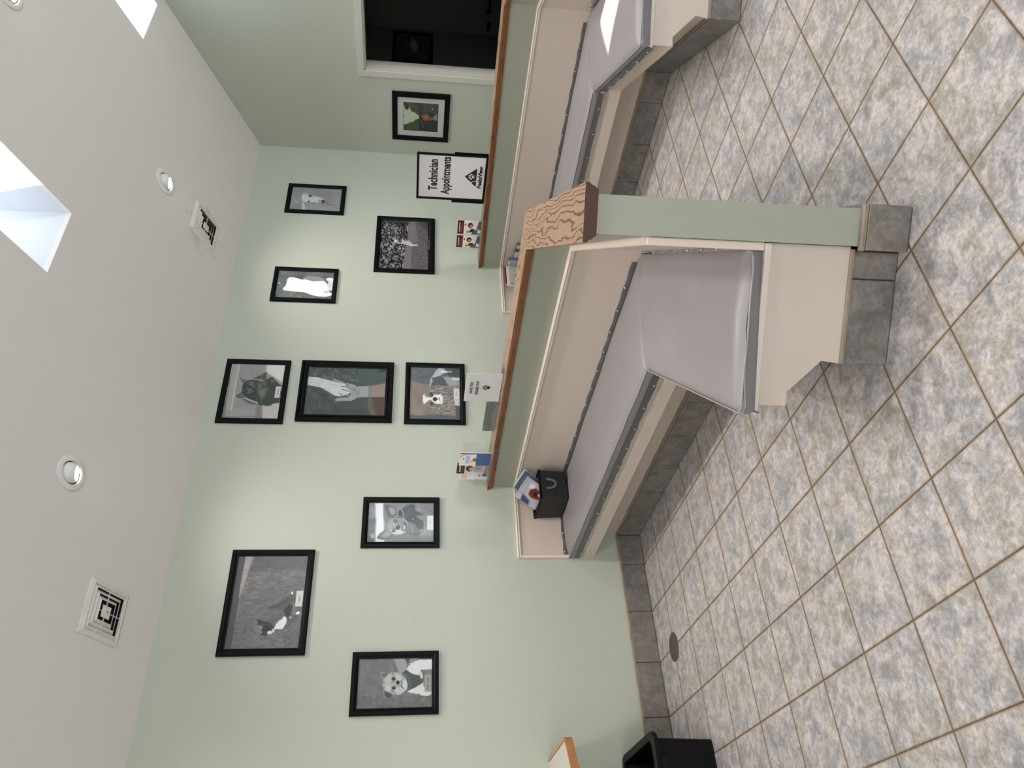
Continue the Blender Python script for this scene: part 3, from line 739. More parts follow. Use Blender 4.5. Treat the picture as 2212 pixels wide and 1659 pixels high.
p.poly([(300, 405), (500, 415), (720, 470), (900, 515), (1110, 560), (1140, 620), (1220, 700), (1235, 740), (1110, 805), (990, 820), (900, 800), (640, 655), (560, 625), (300, 580)], (186, 187, 189), 9, wob=8)
p.tex(40, 14, 2, .7, mask=(p.X < 1230)*(p.Y > 400)*(p.Y < 820)*(p.c[..., 0] > .6))
for a, b in (((1030, 600), (1140, 620)), ((1060, 670), (1210, 715)), ((990, 745), (1060, 800)), ((1100, 805), (1240, 750))): p.line([a, b], 14, (70, 72, 74), .9)
p.line([(640, 675), (760, 745), (900, 810)], 16, (120, 122, 124), .7); p.line([(1070, 815), (1180, 830), (1230, 760)], 24, (60, 62, 64), .7)
p.poly([(1860, 250), (2000, 260), (1990, 290), (1830, 320)], (40, 44, 46), 12)
picture('framed_hand_and_paw_photo', 'largest black framed photo of a hand holding a pale paw, middle of three', 2.454, 3.012, 1.756, 2.460, p, fw=.058, style=1)
# --- spaniel
p = Paint([(190, 1430), (220, 180), (1445, 205), (1485, 1445)], NX, NX, 8); p.fill((136, 122, 118)); p.tex(260, 12)
p.poly([(200, 180), (1450, 200), (1450, 620), (700, 600), (420, 560), (210, 480)], (96, 101, 106), 40); p.tex(120, 14, mask=(700-p.Y)/200)
p.poly([(190, 1300), (400, 1340), (900, 1300), (1480, 1360), (1490, 1450), (190, 1440)], (88, 92, 98), 26); p.poly([(1330, 1100), (1480, 1100), (1480, 1440), (1380, 1400)], (78, 82, 88), 30)
p.poly([(850, 270), (920, 200), (1060, 210), (1080, 290), (960, 380), (760, 430), (740, 480), (800, 520), (760, 560), (720, 640), (690, 600), (720, 460)], (178, 176, 178), 22)
p.poly([(730, 560), (900, 400), (1100, 420), (1140, 600), (1000, 600), (740, 630)], (84, 88, 96), 26, wob=20)
p.poly([(1040, 400), (1430, 420), (1440, 620), (1200, 620), (1100, 520)], (150, 150, 154), 50, wob=30); p.poly([(1100, 220), (1440, 215), (1440, 420), (1160, 390)], (70, 76, 80), 40, wob=24); p.line([(1270, 455), (1430, 460)], 50, (200, 198, 196))
p.poly([(620, 720), (760, 640), (900, 600), (1150, 620), (1280, 700), (1350, 900), (1330, 1300), (1100, 1300), (860, 1290), (720, 1150), (560, 1080), (540, 880)], (132, 122, 118), 30, wob=30)
n = p.noise(26, 2.4, .6); msk = np.clip((np.hypot((p.X-1020)/420, (p.Y-950)/360) < 1)*1., 0, 1)*((p.X > 700)); p.c += ((n-.5)*.55*msk)[..., None]
p.poly([(530, 850), (600, 800), (700, 900), (760, 900), (830, 830), (980, 820), (1040, 900), (1020, 1050), (880, 1060), (790, 1010), (720, 950), (650, 1000), (560, 1060), (530, 980)], (222, 218, 216), 16, wob=10)
p.ell(650, 830, 70, 62, (128, 120, 118), soft=.6); p.ell(740, 830, 42, 42, (46, 44, 44), soft=.3); p.ell(735, 840, 12, 12, (150, 148, 146)); p.ell(690, 1040, 60, 56, (132, 124, 120), soft=.7); p.ell(748, 1045, 38, 40, (50, 48, 48), soft=.3); p.ell(742, 1035, 10, 10, (150, 148, 146))
p.ell(835, 940, 55, 50, (52, 47, 48), soft=.2); p.line([(890, 935), (950, 935)], 14, (60, 56, 56)); p.line([(950, 900), (955, 980), (1000, 990)], 10, (110, 104, 104)); p.line([(770, 1100), (880, 1080), (940, 1060)], 12, (70, 64, 62)); p.line([(700, 770), (800, 780), (900, 830)], 12, (84, 76, 74))
for _ in range(46):
    x, y = p.rs.uniform(820, 1280), p.rs.choice([p.rs.uniform(640, 820), p.rs.uniform(1070, 1280)]); p.line([(x, y), (x+p.rs.uniform(60, 170), y+p.rs.uniform(-20, 40))], 8, float(p.rs.choice([84, 96, 168, 180])), .5)
for _ in range(12): y = p.rs.uniform(760, 1180); p.line([(560+abs(y-950)*.2, y), (480+p.rs.uniform(0, 80), y-20+p.rs.uniform(-20, 60))], 7, 176, .5)
p.poly([(1300, 950), (1450, 950), (1450, 1100), (1340, 1070)], (190, 188, 188), 30, wob=20)
for x, wd in ((1060, 40), (1180, 22)): p.line([(x-60, 285), (x+60, 290)], wd, (205, 226, 236), .9)  # bluish reflection in the glass, painted as bars on the print
picture('framed_spaniel_photo', 'black framed photo of a long-eared spaniel, lowest of three', 2.448, 3.020, 1.203, 1.666, p, cards=[((1312, 942), (1448, 684), ('Lady', .38, .28), 'card')])
# --- boxer in grass
p = Paint([(160, 1535), (410, 125), (1490, 140), (1310, 1540)], NX+30, NY+20, 11); p.fill((112, 108, 110)); p.tex(60, 20, 1.4, .7); p.tex(18, 22, 1.6, .6)
p.blend(np.clip((p.noise(420)-.45)*2, 0, 1), (92, 94, 96), .5); p.blend((p.X-1050)/900, (80, 80, 82), .4)
p.poly([(150, 1540), (400, 120), (520, 120), (262, 1540)], (80, 76, 80), 8); p.poly([(520, 120), (650, 130), (560, 360), (470, 620), (400, 780), (420, 600)], (150, 142, 142), 8); p.tex(40, 16, 4, .5, mask=(p.X < 640)*(p.c[..., 0] > .52))
p.poly([(640, 130), (1490, 140), (1480, 320), (800, 360), (560, 380)], (84, 88, 88), 80, .7)
for _ in range(150): x, y = p.rs.uniform(900, 1420), p.rs.uniform(150, 1520); p.line([(x, y), (x+p.rs.uniform(-60, 60), y+p.rs.uniform(-40, 40))], 6, float(p.rs.choice([64, 78, 150, 160])), .6)
p.poly([(850, 915), (960, 870), (1160, 740), (1260, 720), (1270, 820), (1190, 900), (1130, 960), (1010, 950), (900, 940)], (92, 88, 88), 16); p.line([(870, 920), (1000, 900), (1150, 800)], 10, (50, 48, 50))
p.poly([(840, 1110), (960, 1010), (1090, 960), (1150, 870), (1200, 860), (1230, 960), (1200, 1130), (1100, 1240), (960, 1290), (860, 1200)], (100, 96, 96), 18, wob=12); p.poly([(1090, 960), (1180, 860), (1230, 900), (1200, 1000), (1180, 1110), (1120, 1050)], (54, 55, 58), 14)
p.poly([(1040, 1240), (1180, 1140), (1270, 1030), (1330, 990), (1340, 1020), (1260, 1120), (1160, 1220), (1060, 1280)], (98, 94, 92), 12); p.ell(1310, 1005, 34, 20, (225, 222, 220), -20)
p.poly([(920, 1250), (980, 1150), (1090, 1060), (1130, 1060), (1140, 1140), (1060, 1250), (1020, 1240)], (214, 210, 210), 14, wob=12)
p.ell(800, 1220, 135, 105, (68, 66, 68), 10, .1); p.ell(700, 1235, 50, 75, (122, 118, 116), 10, .6); p.poly([(675, 1095), (740, 1100), (770, 1160), (700, 1180)], (50, 50, 52), 8); p.poly([(700, 1290), (790, 1300), (820, 1350), (740, 1330)], (46, 46, 50), 8)
p.ell(815, 1225, 70, 46, (40, 42, 46), 0, .4); p.ell(745, 1212, 12, 14, (170, 168, 168)); p.ell(735, 1290, 14, 14, (150, 148, 150)); p.ell(870, 1290, 40, 26, (206, 202, 200), -10, .3); p.ell(925, 1265, 22, 28, (190, 186, 186)); p.ell(1230, 700, 14, 22, (225, 225, 225)); p.ell(1190, 1070, 22, 22, (150, 154, 158), 0, .4)
picture('framed_boxer_photo', 'black framed wide photo of a dog lying in a grass field', .750, 1.436, 2.217, 2.740, p, fw=.043, cards=[((1272, 905), (1410, 668), ('"Diesel"', .45, .35), 'card')])
# --- chihuahua mix
p = Paint([(235, 1225), (315, 225), (1975, 235), (1950, 1225)], NX+20, NY, 13); p.fill((128, 127, 130)); p.tex(150, 36); p.tex(60, 18)
p.poly([(470, 240), (680, 230), (690, 1225), (450, 1225), (480, 700)], (214, 213, 220), 50); p.poly([(280, 600), (480, 640), (430, 960), (260, 960)], (88, 88, 90), 70, .8); p.ell(390, 1070, 55, 60, (165, 164, 166), 0, .8)
p.poly([(690, 240), (1960, 240), (1960, 560), (1500, 520), (700, 640)], (120, 116, 120), 80, .8); p.tex(110, 26, mask=(p.X > 1400)*1.)
p.poly([(700, 1060), (1960, 1000), (1960, 1225), (700, 1225)], (140, 142, 145), 60, .8)
p.poly([(1060, 440), (1200, 350), (1420, 260), (1490, 300), (1480, 420), (1720, 520), (1500, 560), (1700, 700), (1690, 880), (1560, 900), (1230, 640), (1060, 560)], (52, 49, 60), 18); p.poly([(1300, 640), (1500, 580), (1690, 700), (1700, 890), (1500, 840)], (34, 38, 40), 20); p.line([(1140, 380), (1190, 480), (1200, 600)], 18, (170, 170, 178)); p.poly([(1240, 300), (1420, 260), (1440, 420), (1260, 600)], (70, 68, 84), 50, .8)
p.poly([(1280, 700), (1480, 760), (1560, 900), (1640, 980), (1560, 1060), (1300, 1020), (1180, 980)], (104, 102, 104), 24, wob=20); p.line([(1400, 830), (1420, 980)], 26, (170, 168, 168), .7)
p.ell(1030, 800, 265, 215, (150, 148, 148), -10, .14); p.ell(960, 960, 120, 60, (186, 184, 182), 10, .6); p.ell(1120, 720, 110, 130, (128, 126, 126), 0, .8); p.ell(1060, 960, 150, 60, (196, 194, 192), 0, .7)
p.poly([(700, 280), (800, 275), (900, 310), (1020, 420), (1000, 540), (880, 610), (800, 600), (740, 430)], (92, 90, 92), 14); p.poly([(820, 330), (930, 360), (990, 430), (960, 510), (880, 530), (840, 430)], (150, 148, 150), 34)
p.poly([(510, 1100), (580, 1010), (740, 900), (880, 960), (900, 1060), (830, 1130), (640, 1160), (530, 1140)], (128, 126, 128), 14); p.ell(740, 1040, 110, 60, (160, 158, 158), -20, .8); p.line([(505, 1115), (570, 1010), (740, 895)], 16, (80, 78, 80))
p.ell(975, 685, 52, 44, (48, 46, 50), 20, .2); p.ell(970, 680, 14, 12, (210, 210, 214)); p.ell(935, 930, 46, 40, (70, 68, 70), 0, .4); p.ell(945, 935, 14, 14, (160, 160, 164)); p.line([(890, 960), (930, 890), (980, 880)], 12, (50, 48, 50))
p.ell(1040, 850, 52, 62, (38, 38, 40), 20, .15); p.ell(1035, 820, 16, 12, (120, 120, 122)); p.poly([(1180, 700), (1260, 740), (1280, 860), (1230, 930), (1140, 930), (1150, 830), (1200, 780)], (62, 58, 60), 10); p.ell(1205, 850, 34, 66, (176, 174, 178), 20, .3); p.line([(1130, 600), (960, 590), (900, 620)], 14, (54, 52, 56)); p.ell(1425, 642, 13, 13, (190, 192, 196))
picture('framed_big_eared_dog_photo', 'black framed upright photo of a smiling big-eared dog, left of the brochures', 1.452, 1.828, 1.400, 1.925, p, cards=[((1795, 910), (1962, 552), ('Ruby', .25, .28), 'paper')])
# --- terrier
p = Paint([(228, 1390), (312, 215), (2015, 210), (1990, 1365)], NX+20, NY+10, 17); p.fill((118, 117, 118)); p.tex(140, 12); p.blend(np.clip((p.Y-900)/500, 0, 1), (98, 102, 102), .6); p.tex(70, 14, mask=(p.Y-900)/200)
p.poly([(1130, 220), (1310, 215), (1400, 250), (1430, 330), (1400, 470), (1310, 590), (1230, 540), (1180, 400)], (152, 152, 152), 14); p.poly([(1380, 215), (1500, 215), (1460, 330), (1430, 350)], (84, 86, 86), 14); p.poly([(1500, 210), (1700, 210), (1560, 330), (1440, 430)], (140, 140, 140), 14); p.poly([(1700, 205), (2010, 210), (2010, 260), (1720, 260)], (78, 84, 84), 10)
p.poly([(1400, 470), (1540, 320), (1680, 250), (2005, 250), (2000, 480), (1740, 490), (1700, 620), (1560, 590)], (206, 204, 206), 14, wob=24); p.poly([(1400, 990), (1600, 900), (1800, 790), (1830, 990), (1990, 1000), (1990, 1060), (1820, 1100), (1640, 1050)], (204, 201, 204), 12, wob=26)
p.poly([(1300, 580), (1390, 490), (1560, 590), (1700, 620), (1800, 680), (1760, 800), (1600, 900), (1420, 980), (1380, 960), (1440, 800)], (82, 88, 88), 10); p.line([(1320, 560), (1430, 640), (1480, 780), (1440, 930), (1400, 980)], 44, (102, 106, 106)); p.line([(1430, 700), (1445, 860)], 22, (48, 52, 54))
p.poly([(1700, 500), (1740, 500), (1790, 600), (1780, 700), (1740, 690), (1710, 600)], (196, 194, 194), 10); p.line([(1760, 520), (1800, 620)], 12, (80, 80, 80))
p.ell(1140, 800, 290, 265, (160, 158, 158), 0, .1, wob=.08); p.poly([(815, 540), (850, 515), (930, 570), (1040, 560), (960, 640), (880, 680), (830, 620)], (110, 110, 112), 12); p.line([(880, 690), (815, 590), (830, 525), (900, 560)], 12, (176, 176, 178)); p.poly([(880, 970), (960, 980), (1080, 1060), (1010, 1130), (920, 1130), (880, 1060)], (82, 82, 84), 12); p.line([(885, 970), (885, 1070), (940, 1135)], 12, (170, 170, 172))
n = p.noise(30, 2.2, .7); msk = (np.hypot((p.X-1130)/300, (p.Y-810)/270) < 1)*1.; p.c += ((n-.5)*.34*msk)[..., None]
p.ell(1000, 690, 80, 120, (176, 174, 174), 30, .5); p.ell(980, 900, 70, 80, (186, 184, 184), 0, .6); p.ell(1230, 660, 80, 60, (188, 186, 186), 30, .6); p.ell(1230, 960, 110, 90, (182, 180, 180), -10, .6); p.ell(1360, 850, 70, 120, (196, 194, 194), 0, .5)
p.ell(1110, 690, 46, 40, (66, 64, 66), 0, .5); p.ell(1105, 688, 15, 15, (24, 24, 26)); p.ell(1110, 905, 44, 36, (62, 60, 62), 0, .5); p.ell(1105, 905, 15, 15, (24, 24, 26)); p.ell(1208, 778, 42, 46, (56, 54, 56), 0, .12)
p.line([(1285, 740), (1310, 790), (1290, 860), (1340, 920)], 22, (96, 90, 92)); p.line([(1060, 960), (1130, 1010), (1180, 1060)], 10, (90, 88, 90)); p.line([(1000, 560), (960, 640), (940, 760), (1000, 820)], 10, (196, 194, 194), .7)
picture('framed_terrier_photo', 'black framed photo of a terrier in a bandana, lowest and farthest left', .388, .760, 1.404, 1.929, p, cards=[((1828, 998), (1992, 600), ('"Bubba Gump"', .86, .42), 'card_grey')])
# --- small white dog jumping in garden
p = Paint([(210, 1440), (275, 165), (1630, 210), (1600, 1500)], NX, NY+20, 19); p.fill((104, 97, 101)); p.tex(40, 26, 1, .6)
p.poly([(200, 160), (1000, 180), (1000, 640), (900, 1000), (850, 1500), (200, 1500)], (72, 68, 72), 30); msk = (p.X < 980-(p.Y-600)*.14)*1.; n = p.noise(34); p.c += ((n-.5)*1.3*msk)[..., None]; n = p.noise(14); p.c += ((n-.45)*.5*msk)[..., None]
for _ in range(70): x, y = p.rs.uniform(320, 900), p.rs.uniform(400, 1420); p.line([(x, y), (x+p.rs.uniform(-30, 60), y+p.rs.uniform(-30, 60))], 12, float(p.rs.choice([30, 36, 150, 165])), .6)
p.poly([(1050, 200), (1200, 210), (1280, 700), (1100, 860), (1080, 1480), (850, 1480), (940, 860), (1000, 680), (1000, 400)], (128, 120, 124), 26, .8); p.poly([(270, 160), (1040, 180), (1000, 330), (300, 240)], (52, 54, 56), 40, .6); p.poly([(1300, 200), (1620, 210), (1560, 420), (1380, 360)], (64, 62, 72), 50, .6)
p.ell(665, 730, 42, 46, (205, 200, 202), 0, .3); p.poly([(700, 760), (830, 700), (1000, 700), (1080, 760), (1230, 800), (1290, 850), (1100, 870), (980, 830), (840, 800), (700, 800)], (184, 178, 180), 18, wob=14); p.poly([(740, 710), (830, 720), (820, 770), (750, 770)], (100, 92, 96), 14); p.line([(835, 640), (860, 720)], 16, (215, 210, 212)); p.line([(1120, 780), (1220, 795)], 22, (40, 38, 40)); p.line([(880, 720), (1000, 720)], 16, (120, 112, 116))
p.poly([(1550, 220), (1610, 220), (1600, 700), (1555, 700)], (28, 24, 24), 6); p.poly([(1550, 935), (1610, 935), (1600, 1490), (1545, 1490)], (30, 24, 25), 6); p.poly([(1480, 720), (1610, 710), (1610, 930), (1560, 930)], (88, 86, 86), 12); p.line([(1545, 790), (1545, 850)], 14, (52, 50, 50))
picture('framed_garden_dog_photo', 'black framed square photo of a small white dog leaping in a garden', 4.004, 4.697, 1.444, 1.967, p, fw=.043)
# --- white animal on grass
p = Paint([(250, 940), (345, 190), (1955, 250), (1905, 985)], NX+20, NY, 23); p.fill((98, 101, 104)); p.tex(120, 24, 2, .8); p.tex(50, 16)
p.poly([(1050, 400), (1180, 340), (1500, 350), (1640, 400), (1680, 480), (1400, 500), (1100, 470)], (142, 136, 137), 26); p.tex(60, 16, mask=(p.Y > 780)*1.)
p.poly([(465, 700), (560, 600), (600, 430), (650, 375), (780, 375), (1020, 440), (1100, 430), (1350, 490), (1660, 470), (1780, 570), (1800, 720), (1840, 780), (1920, 820), (1900, 870), (1750, 910), (1560, 905), (1350, 870), (1100, 790), (800, 765), (520, 740)], (236, 241, 246), 12, wob=8)
p.poly([(1720, 420), (1800, 385), (1950, 410), (1940, 470), (1760, 470)], (238, 240, 246), 10); p.ell(1750, 780, 90, 38, (190, 184, 196), 5, .5); p.poly([(1830, 740), (1920, 745), (1915, 790), (1870, 790)], (90, 90, 96), 8); p.ell(360, 540, 40, 18, (185, 185, 185), 0, .6); p.ell(1530, 680, 110, 60, (226, 234, 240), 0, .8)
picture('framed_white_dog_photo', 'black framed photo of a bright white dog seen from behind, narrow upright', 3.626, 4.006, 2.257, 2.785, p, fw=.038, cards=[((1782, 735), (1945, 475), ('Molly', .5, .22), 'paper')])
# --- white dog's head
p = Paint([(270, 940), (390, 240), (1995, 350), (1915, 1050)], NX, NY, 29); p.fill((138, 138, 138)); p.tex(400, 12); p.tex(150, 8)
p.poly([(700, 740), (745, 720), (780, 850), (800, 960), (680, 950)], (186, 186, 186), 14); p.poly([(780, 850), (1200, 800), (1900, 980), (1900, 1050), (800, 960)], (146, 147, 149), 50, .8)
p.poly([(670, 560), (720, 450), (850, 425), (870, 480), (1000, 540), (1180, 560), (1320, 600), (1420, 660), (1400, 750), (1260, 770), (1080, 730), (860, 740), (700, 700)], (190, 190, 190), 16); p.poly([(740, 470), (840, 425), (870, 470), (800, 500)], (176, 166, 168), 16)
p.ell(945, 533, 50, 34, (34, 34, 36), 20, .3); p.ell(905, 708, 42, 24, (36, 36, 38), 0, .3); p.ell(1360, 710, 62, 56, (48, 48, 50), 0, .25); p.ell(1270, 700, 70, 50, (146, 146, 146), 0, .9); p.line([(740, 745), (860, 745)], 12, (110, 110, 112)); p.line([(1200, 775), (1330, 780)], 12, (100, 100, 102)); p.ell(490, 690, 60, 40, (158, 158, 158), 60, .8)
p.line([(1480, 800), (1640, 830), (1760, 840)], 18, (96, 96, 98), .8); p.line([(1700, 900), (1900, 960)], 18, (105, 105, 107), .7)
picture('framed_white_dog_head_photo', 'black framed upright photo of a white dog\'s head on grey, nearest the corner', 4.696, 5.080, 2.267, 2.791, p, fw=.040, cards=[((1800, 850), (1900, 610), ('Ghost', .6, .3), 'card_grey')])
# --- colour photo on the right wall
p = Paint([(440, 1270), (430, 465), (1475, 500), (1450, 1310)], 110, 110, 31); p.fill((30, 33, 22)); p.poly([(430, 460), (880, 480), (900, 860), (760, 760), (640, 700), (600, 580)], (58, 72, 34), 26, wob=24); p.tex(50, 26)
p.poly([(440, 1270), (440, 1110), (700, 1030), (820, 960), (900, 1000), (900, 1250)], (62, 66, 36), 26, wob=26); p.poly([(450, 560), (500, 680), (580, 700), (600, 580), (650, 720), (760, 760), (900, 860), (880, 960), (800, 960), (700, 1040), (600, 1060), (500, 1110), (450, 1110)], (176, 184, 168), 14, wob=24)
p.poly([(880, 480), (1470, 500), (1460, 800), (1150, 780), (960, 740)], (58, 62, 66), 30); p.tex(60, 24, mask=(p.X > 880)*(p.Y < 800)); p.poly([(890, 1000), (1450, 1000), (1450, 1290), (900, 1270)], (24, 24, 16), 20); p.poly([(930, 880), (1020, 820), (1130, 780), (1180, 860), (1350, 900), (1330, 950), (1210, 980), (1080, 1000), (1000, 930)], (132, 82, 58), 16, wob=16); p.ell(1110, 880, 60, 30, (158, 104, 78), 0, .6); p.poly([(1320, 860), (1430, 790), (1430, 970), (1340, 980)], (126, 124, 140), 30); p.ell(1290, 655, 26, 22, (160, 164, 104), 0, .6); p.line([(970, 1000), (1020, 1170)], 30, (96, 84, 72)); p.line([(950, 930), (1080, 1010)], 14, (30, 20, 16)); p.poly([(910, 820), (1000, 810), (960, 860)], (38, 40, 56), 14); p.line([(440, 1275), (1450, 1315)], 26, (110, 70, 40)) 
picture('framed_autumn_dog_photo', 'black framed colour photo with white mat on the right wall beside the doorway', .178, .694, 1.330, 1.863, p, fw=.049, style=2, wall='right', mat_w=.055)
# --- picture in the dark room
p = Paint([(0, 0), (100, 0), (100, 75), (0, 75)], 60, 46, 37); p.fill((60, 52, 56)); p.tex(20, 30); p.ell(60, 40, 26, 8, (170, 120, 120), -8, .6)
picture('framed_dark_room_picture', 'black framed picture in the unlit room beyond the doorway', 7.19, 7.81, 1.48, 1.93, p, wall='annex')

# ================================================================== CEILING FITTINGS
def ceil_matrix(x, y, drop=0):
    s_, c_ = math.sin(math.atan(SL)), math.cos(math.atan(SL))
    n_ = Vector((0, -s_, -c_)); t_ = Vector((0, -c_, s_)); p_ = Vector((x, y, zc(y)))+n_*drop
    return Matrix(((1, t_.x, n_.x, p_.x), (0, t_.y, n_.y, p_.y), (0, t_.z, n_.z, p_.z), (0, 0, 0, 1)))
def vent(x, y, label):
    t = thing('ceiling_vent', label, 'air vent', matrix=ceil_matrix(x, y), group='square louvred ceiling vents')
    def ringm(pr):
        m = MB(); m.loft([[(sx*a, sy*a, b) for a, b in pr] for sx, sy in ((-1, 1), (1, 1), (1, -1), (-1, -1), (-1, 1))], caps=False); return m
    ringm([(.156, .0005), (.154, .008), (.132, .020), (.128, .018), (.126, .006), (.126, .0005)]).build('flange', MT['vent'], t)
    m = MB(); m.box(-.13, .13, -.13, .13, .0003, .0012); m.build('duct_opening', MT['dark'], t)  # flat dark sheet standing in for the shaded duct, no hole cut
    for a in (.108, .082, .056):
        ringm([(a+.022, .004), (a+.001, .019), (a-.001, .0195), (a-.001, .0185), (a+.0195, .004)]).build('louvre', MT['vent'], t)
    m = MB(); q = .034; m.add([(-q, -q, .016), (q, -q, .016), (q, q, .016), (-q, q, .016), (0, 0, .024)], [(0, 1, 4), (1, 2, 4), (2, 3, 4), (3, 0, 4), (3, 2, 1, 0)]); c = m.build('centre_plate', MT['vent'], t)
    m = MB(); m.lathe([(.0035, .0225), (.0035, .0245), (.0001, .0246)], 10); m.build('screw', MT['dark'], c)
    m = MB()
    for k in range(4):
        a = k*PI/2; d = (math.cos(a), math.sin(a)); e = (-d[1]*.0015, d[0]*.0015)
        m.hexa([(d[0]*.03+e[0], d[1]*.03+e[1], .006), (d[0]*.03-e[0], d[1]*.03-e[1], .006), (d[0]*.13-e[0], d[1]*.13-e[1], .006), (d[0]*.13+e[0], d[1]*.13+e[1], .006), (d[0]*.03+e[0], d[1]*.03+e[1], .014), (d[0]*.03-e[0], d[1]*.03-e[1], .014), (d[0]*.13-e[0], d[1]*.13-e[1], .014), (d[0]*.13+e[0], d[1]*.13+e[1], .014)])
    m.build('support_bar', MT['vent'], t)
    return t
vent(.880, -.412, 'clean square louvred ceiling vent above the left pictures')
vent(4.023, -.405, 'square louvred ceiling vent ringed with dust smudges')
def smudge():
    m, nt, b = nmat('ceiling_dust'); 
    for n in list(nt.nodes):
        if n.type == 'BSDF_PRINCIPLED': pass
    tc = nt.nodes.new('ShaderNodeTexCoord'); v = nt.nodes.new('ShaderNodeVectorMath'); v.operation = 'LENGTH'
    mp = nt.nodes.new('ShaderNodeMapping'); mp.inputs['Scale'].default_value = (1, 1, 0); nt.links.new(tc.outputs['Object'], mp.inputs[0]); nt.links.new(mp.outputs[0], v.inputs[0])
    fall = ramp(nt, [(.17, (1, 1, 1)), (.30, (0, 0, 0))], v.outputs['Value'])
    n1 = ramp(nt, [(.50, (0, 0, 0)), (.66, (1, 1, 1))], noise(nt, tc.outputs['Object'], 9, 6, .65, .5))
    f_ = math_(nt, 'MULTIPLY', math_(nt, 'MULTIPLY', fall, n1), .45)
    c_ = MT['ceil'].node_tree.nodes['Principled BSDF'].inputs['Base Color'].default_value[:3]
    nt.links.new(mixc(nt, f_, tuple(c_), (.22, .17, .14)), b.inputs['Base Color']); b.inputs['Roughness'].default_value = .8
    return m
m = MB(); N_ = 24; m.add([(.31*math.cos(2*PI*k/N_), .31*math.sin(2*PI*k/N_), .0002) for k in range(N_)], [tuple(range(N_))]); o = m.build('trim_1', smudge(), matrix=ceil_matrix(4.023, -.405)); struct(o, 'dust-smudged ceiling paint round the far vent')

def downlight(x, y, label, aim, power, cone=118):
    mw = ceil_matrix(x, y); t = thing('gimbal_downlight', label, 'ceiling light', matrix=mw, group='recessed gimbal downlights')
    m = MB(); m.lathe([(.101, .0004), (.101, .006), (.097, .009), (.070, .010), (.066, .003), (.066, .0004)], 48); o = m.build('trim_ring', MT['lampw'], t); smooth_angle(o)
    m = MB(); m.lathe([(.0655, .0008), (.0001, .0009)], 40); m.build('recess', MT['dark'], t)  # flat dark disc in place of a shaded hollow
    a = (mw.to_3x3().inverted() @ Vector(aim)).normalized()
    u_ = a.orthogonal().normalized(); v_ = a.cross(u_)
    fn = lambda p, q, r: tuple(Vector((0, 0, -.012))+u_*p+v_*q+a*r)
    R_ = .0625; ph = math.radians(50)
    m = MB(); m.lathe([(R_*math.sin(th_), R_*math.cos(th_)) for th_ in np.linspace(PI*.75, ph, 16)]+[(R_*math.sin(ph)*.9, R_*math.cos(ph)+.001), (R_*math.sin(ph)*.88, R_*math.cos(ph)-.006)], 40, fn); o = m.build('eyeball', MT['lampw'], t); smooth_angle(o)
    m = MB(); rr = R_*math.sin(ph)*.885; zz = R_*math.cos(ph)-.004
    m.lathe([(rr, zz), (rr*.7, zz+.003), (.0001, zz+.004)], 32, fn); o = m.build('bulb', MT['bulb'], t); smooth_angle(o)
    loc = mw @ (Vector((0, 0, -.012))+a*(zz+.02))
    lamp('SPOT', 'downlight_beam', loc, power, (1, .945, .87), aim, spot_size=math.radians(cone), spot_blend=1.0, shadow_soft_size=.12)
    return t
downlight(4.010, -.862, 'lit recessed downlight beside the smudged vent', (-.04, .13, -1), 72, 120)
downlight(1.510, -.875, 'lit recessed downlight above the left picture group', (.04, .13, -1), 72, 120)
downlight(4.000, -2.245, 'recessed downlight highest on the slope, cut by the frame edge', (-.1, .1, -1), 130)
for x, y, ax, ay, pw in ((-1.0, -.87, .1, .5, 70), (1.5, -2.245, 0, 0, 150), (-1.0, -2.245, .1, 0, 150), (4.0, -3.6, 0, 0, 150), (1.5, -3.6, 0, 0, 150), (-1.0, -3.6, 0, 0, 120)):  # downlights out of view, added for more light from above
    downlight(x, y, 'recessed downlight just outside the photo, %s of the %s row on the slope' % ({-1.0: 'leftmost', 1.5: 'middle', 4.0: 'rightmost'}[x], {-.87: 'lowest', -2.245: 'second', -3.6: 'highest'}[y]), (ax, ay, -1), pw)


# ================================================================== THINGS ON THE RAILS AND BENCHES
def railz(y): return 1.086-.025+min(.0105*-y, .027)
def side_matrix(x, y, z, lean=0):
    """local x runs toward the viewer side (-Y), local -y faces -X"""
    return Matrix.Translation((x, y, z)) @ Matrix.Rotation(-PI/2, 4, 'Z') @ Matrix.Rotation(-lean, 4, 'X')
def card_box(mb, x0, x1, z0, z1, y0, y1): mb.box(x0, x1, y0, y1, z0, z1)
def paw(mb, cx, cz, s, y):
    def blob(x, z, rx, rz, n=14):
        mb.add([(cx+s*(x+rx*math.cos(2*PI*k/n)), y, cz+s*(z+rz*math.sin(2*PI*k/n))) for k in range(n)], [tuple(range(n))])
    blob(0, -.22, .30, .24); blob(-.14, -.36, .14, .12); blob(.14, -.36, .14, .12); blob(-.40, .10, .12, .17); blob(.40, .10, .12, .17); blob(-.16, .34, .12, .18); blob(.16, .34, .12, .18)

# framed appointments sign standing on the far rail  (spans y -1.165..-.724)
yc, wS = -.9445, .441; zb = railz(-.95); hS = 1.615-zb
t = thing('framed_sign', 'black framed white Technician Appointments sign standing on the far oak rail', 'sign', matrix=side_matrix(4.15, yc, zb+.002))
m = frame_mesh(wS, hS, .017, .016, 0); m.v = [(x, y+.0, z+hS/2) for x, y, z in m.v]; m.build('frame', MT['black'], t)
m = MB(); m.box(-wS/2+.01, wS/2-.01, -.006, -.001, .004, hS-.01); m.build('sign_sheet', MT['paper'], t)
m = MB(); m.box(-wS/2-.036, wS/2+.006, .002, .014, .0, .26); m.box(-.03, .03, .014, .06, 0, .012); m.build('stand', MT['black'], t)
def L(v0, v1): return (v0-yc)*-1, (v1-yc)*-1
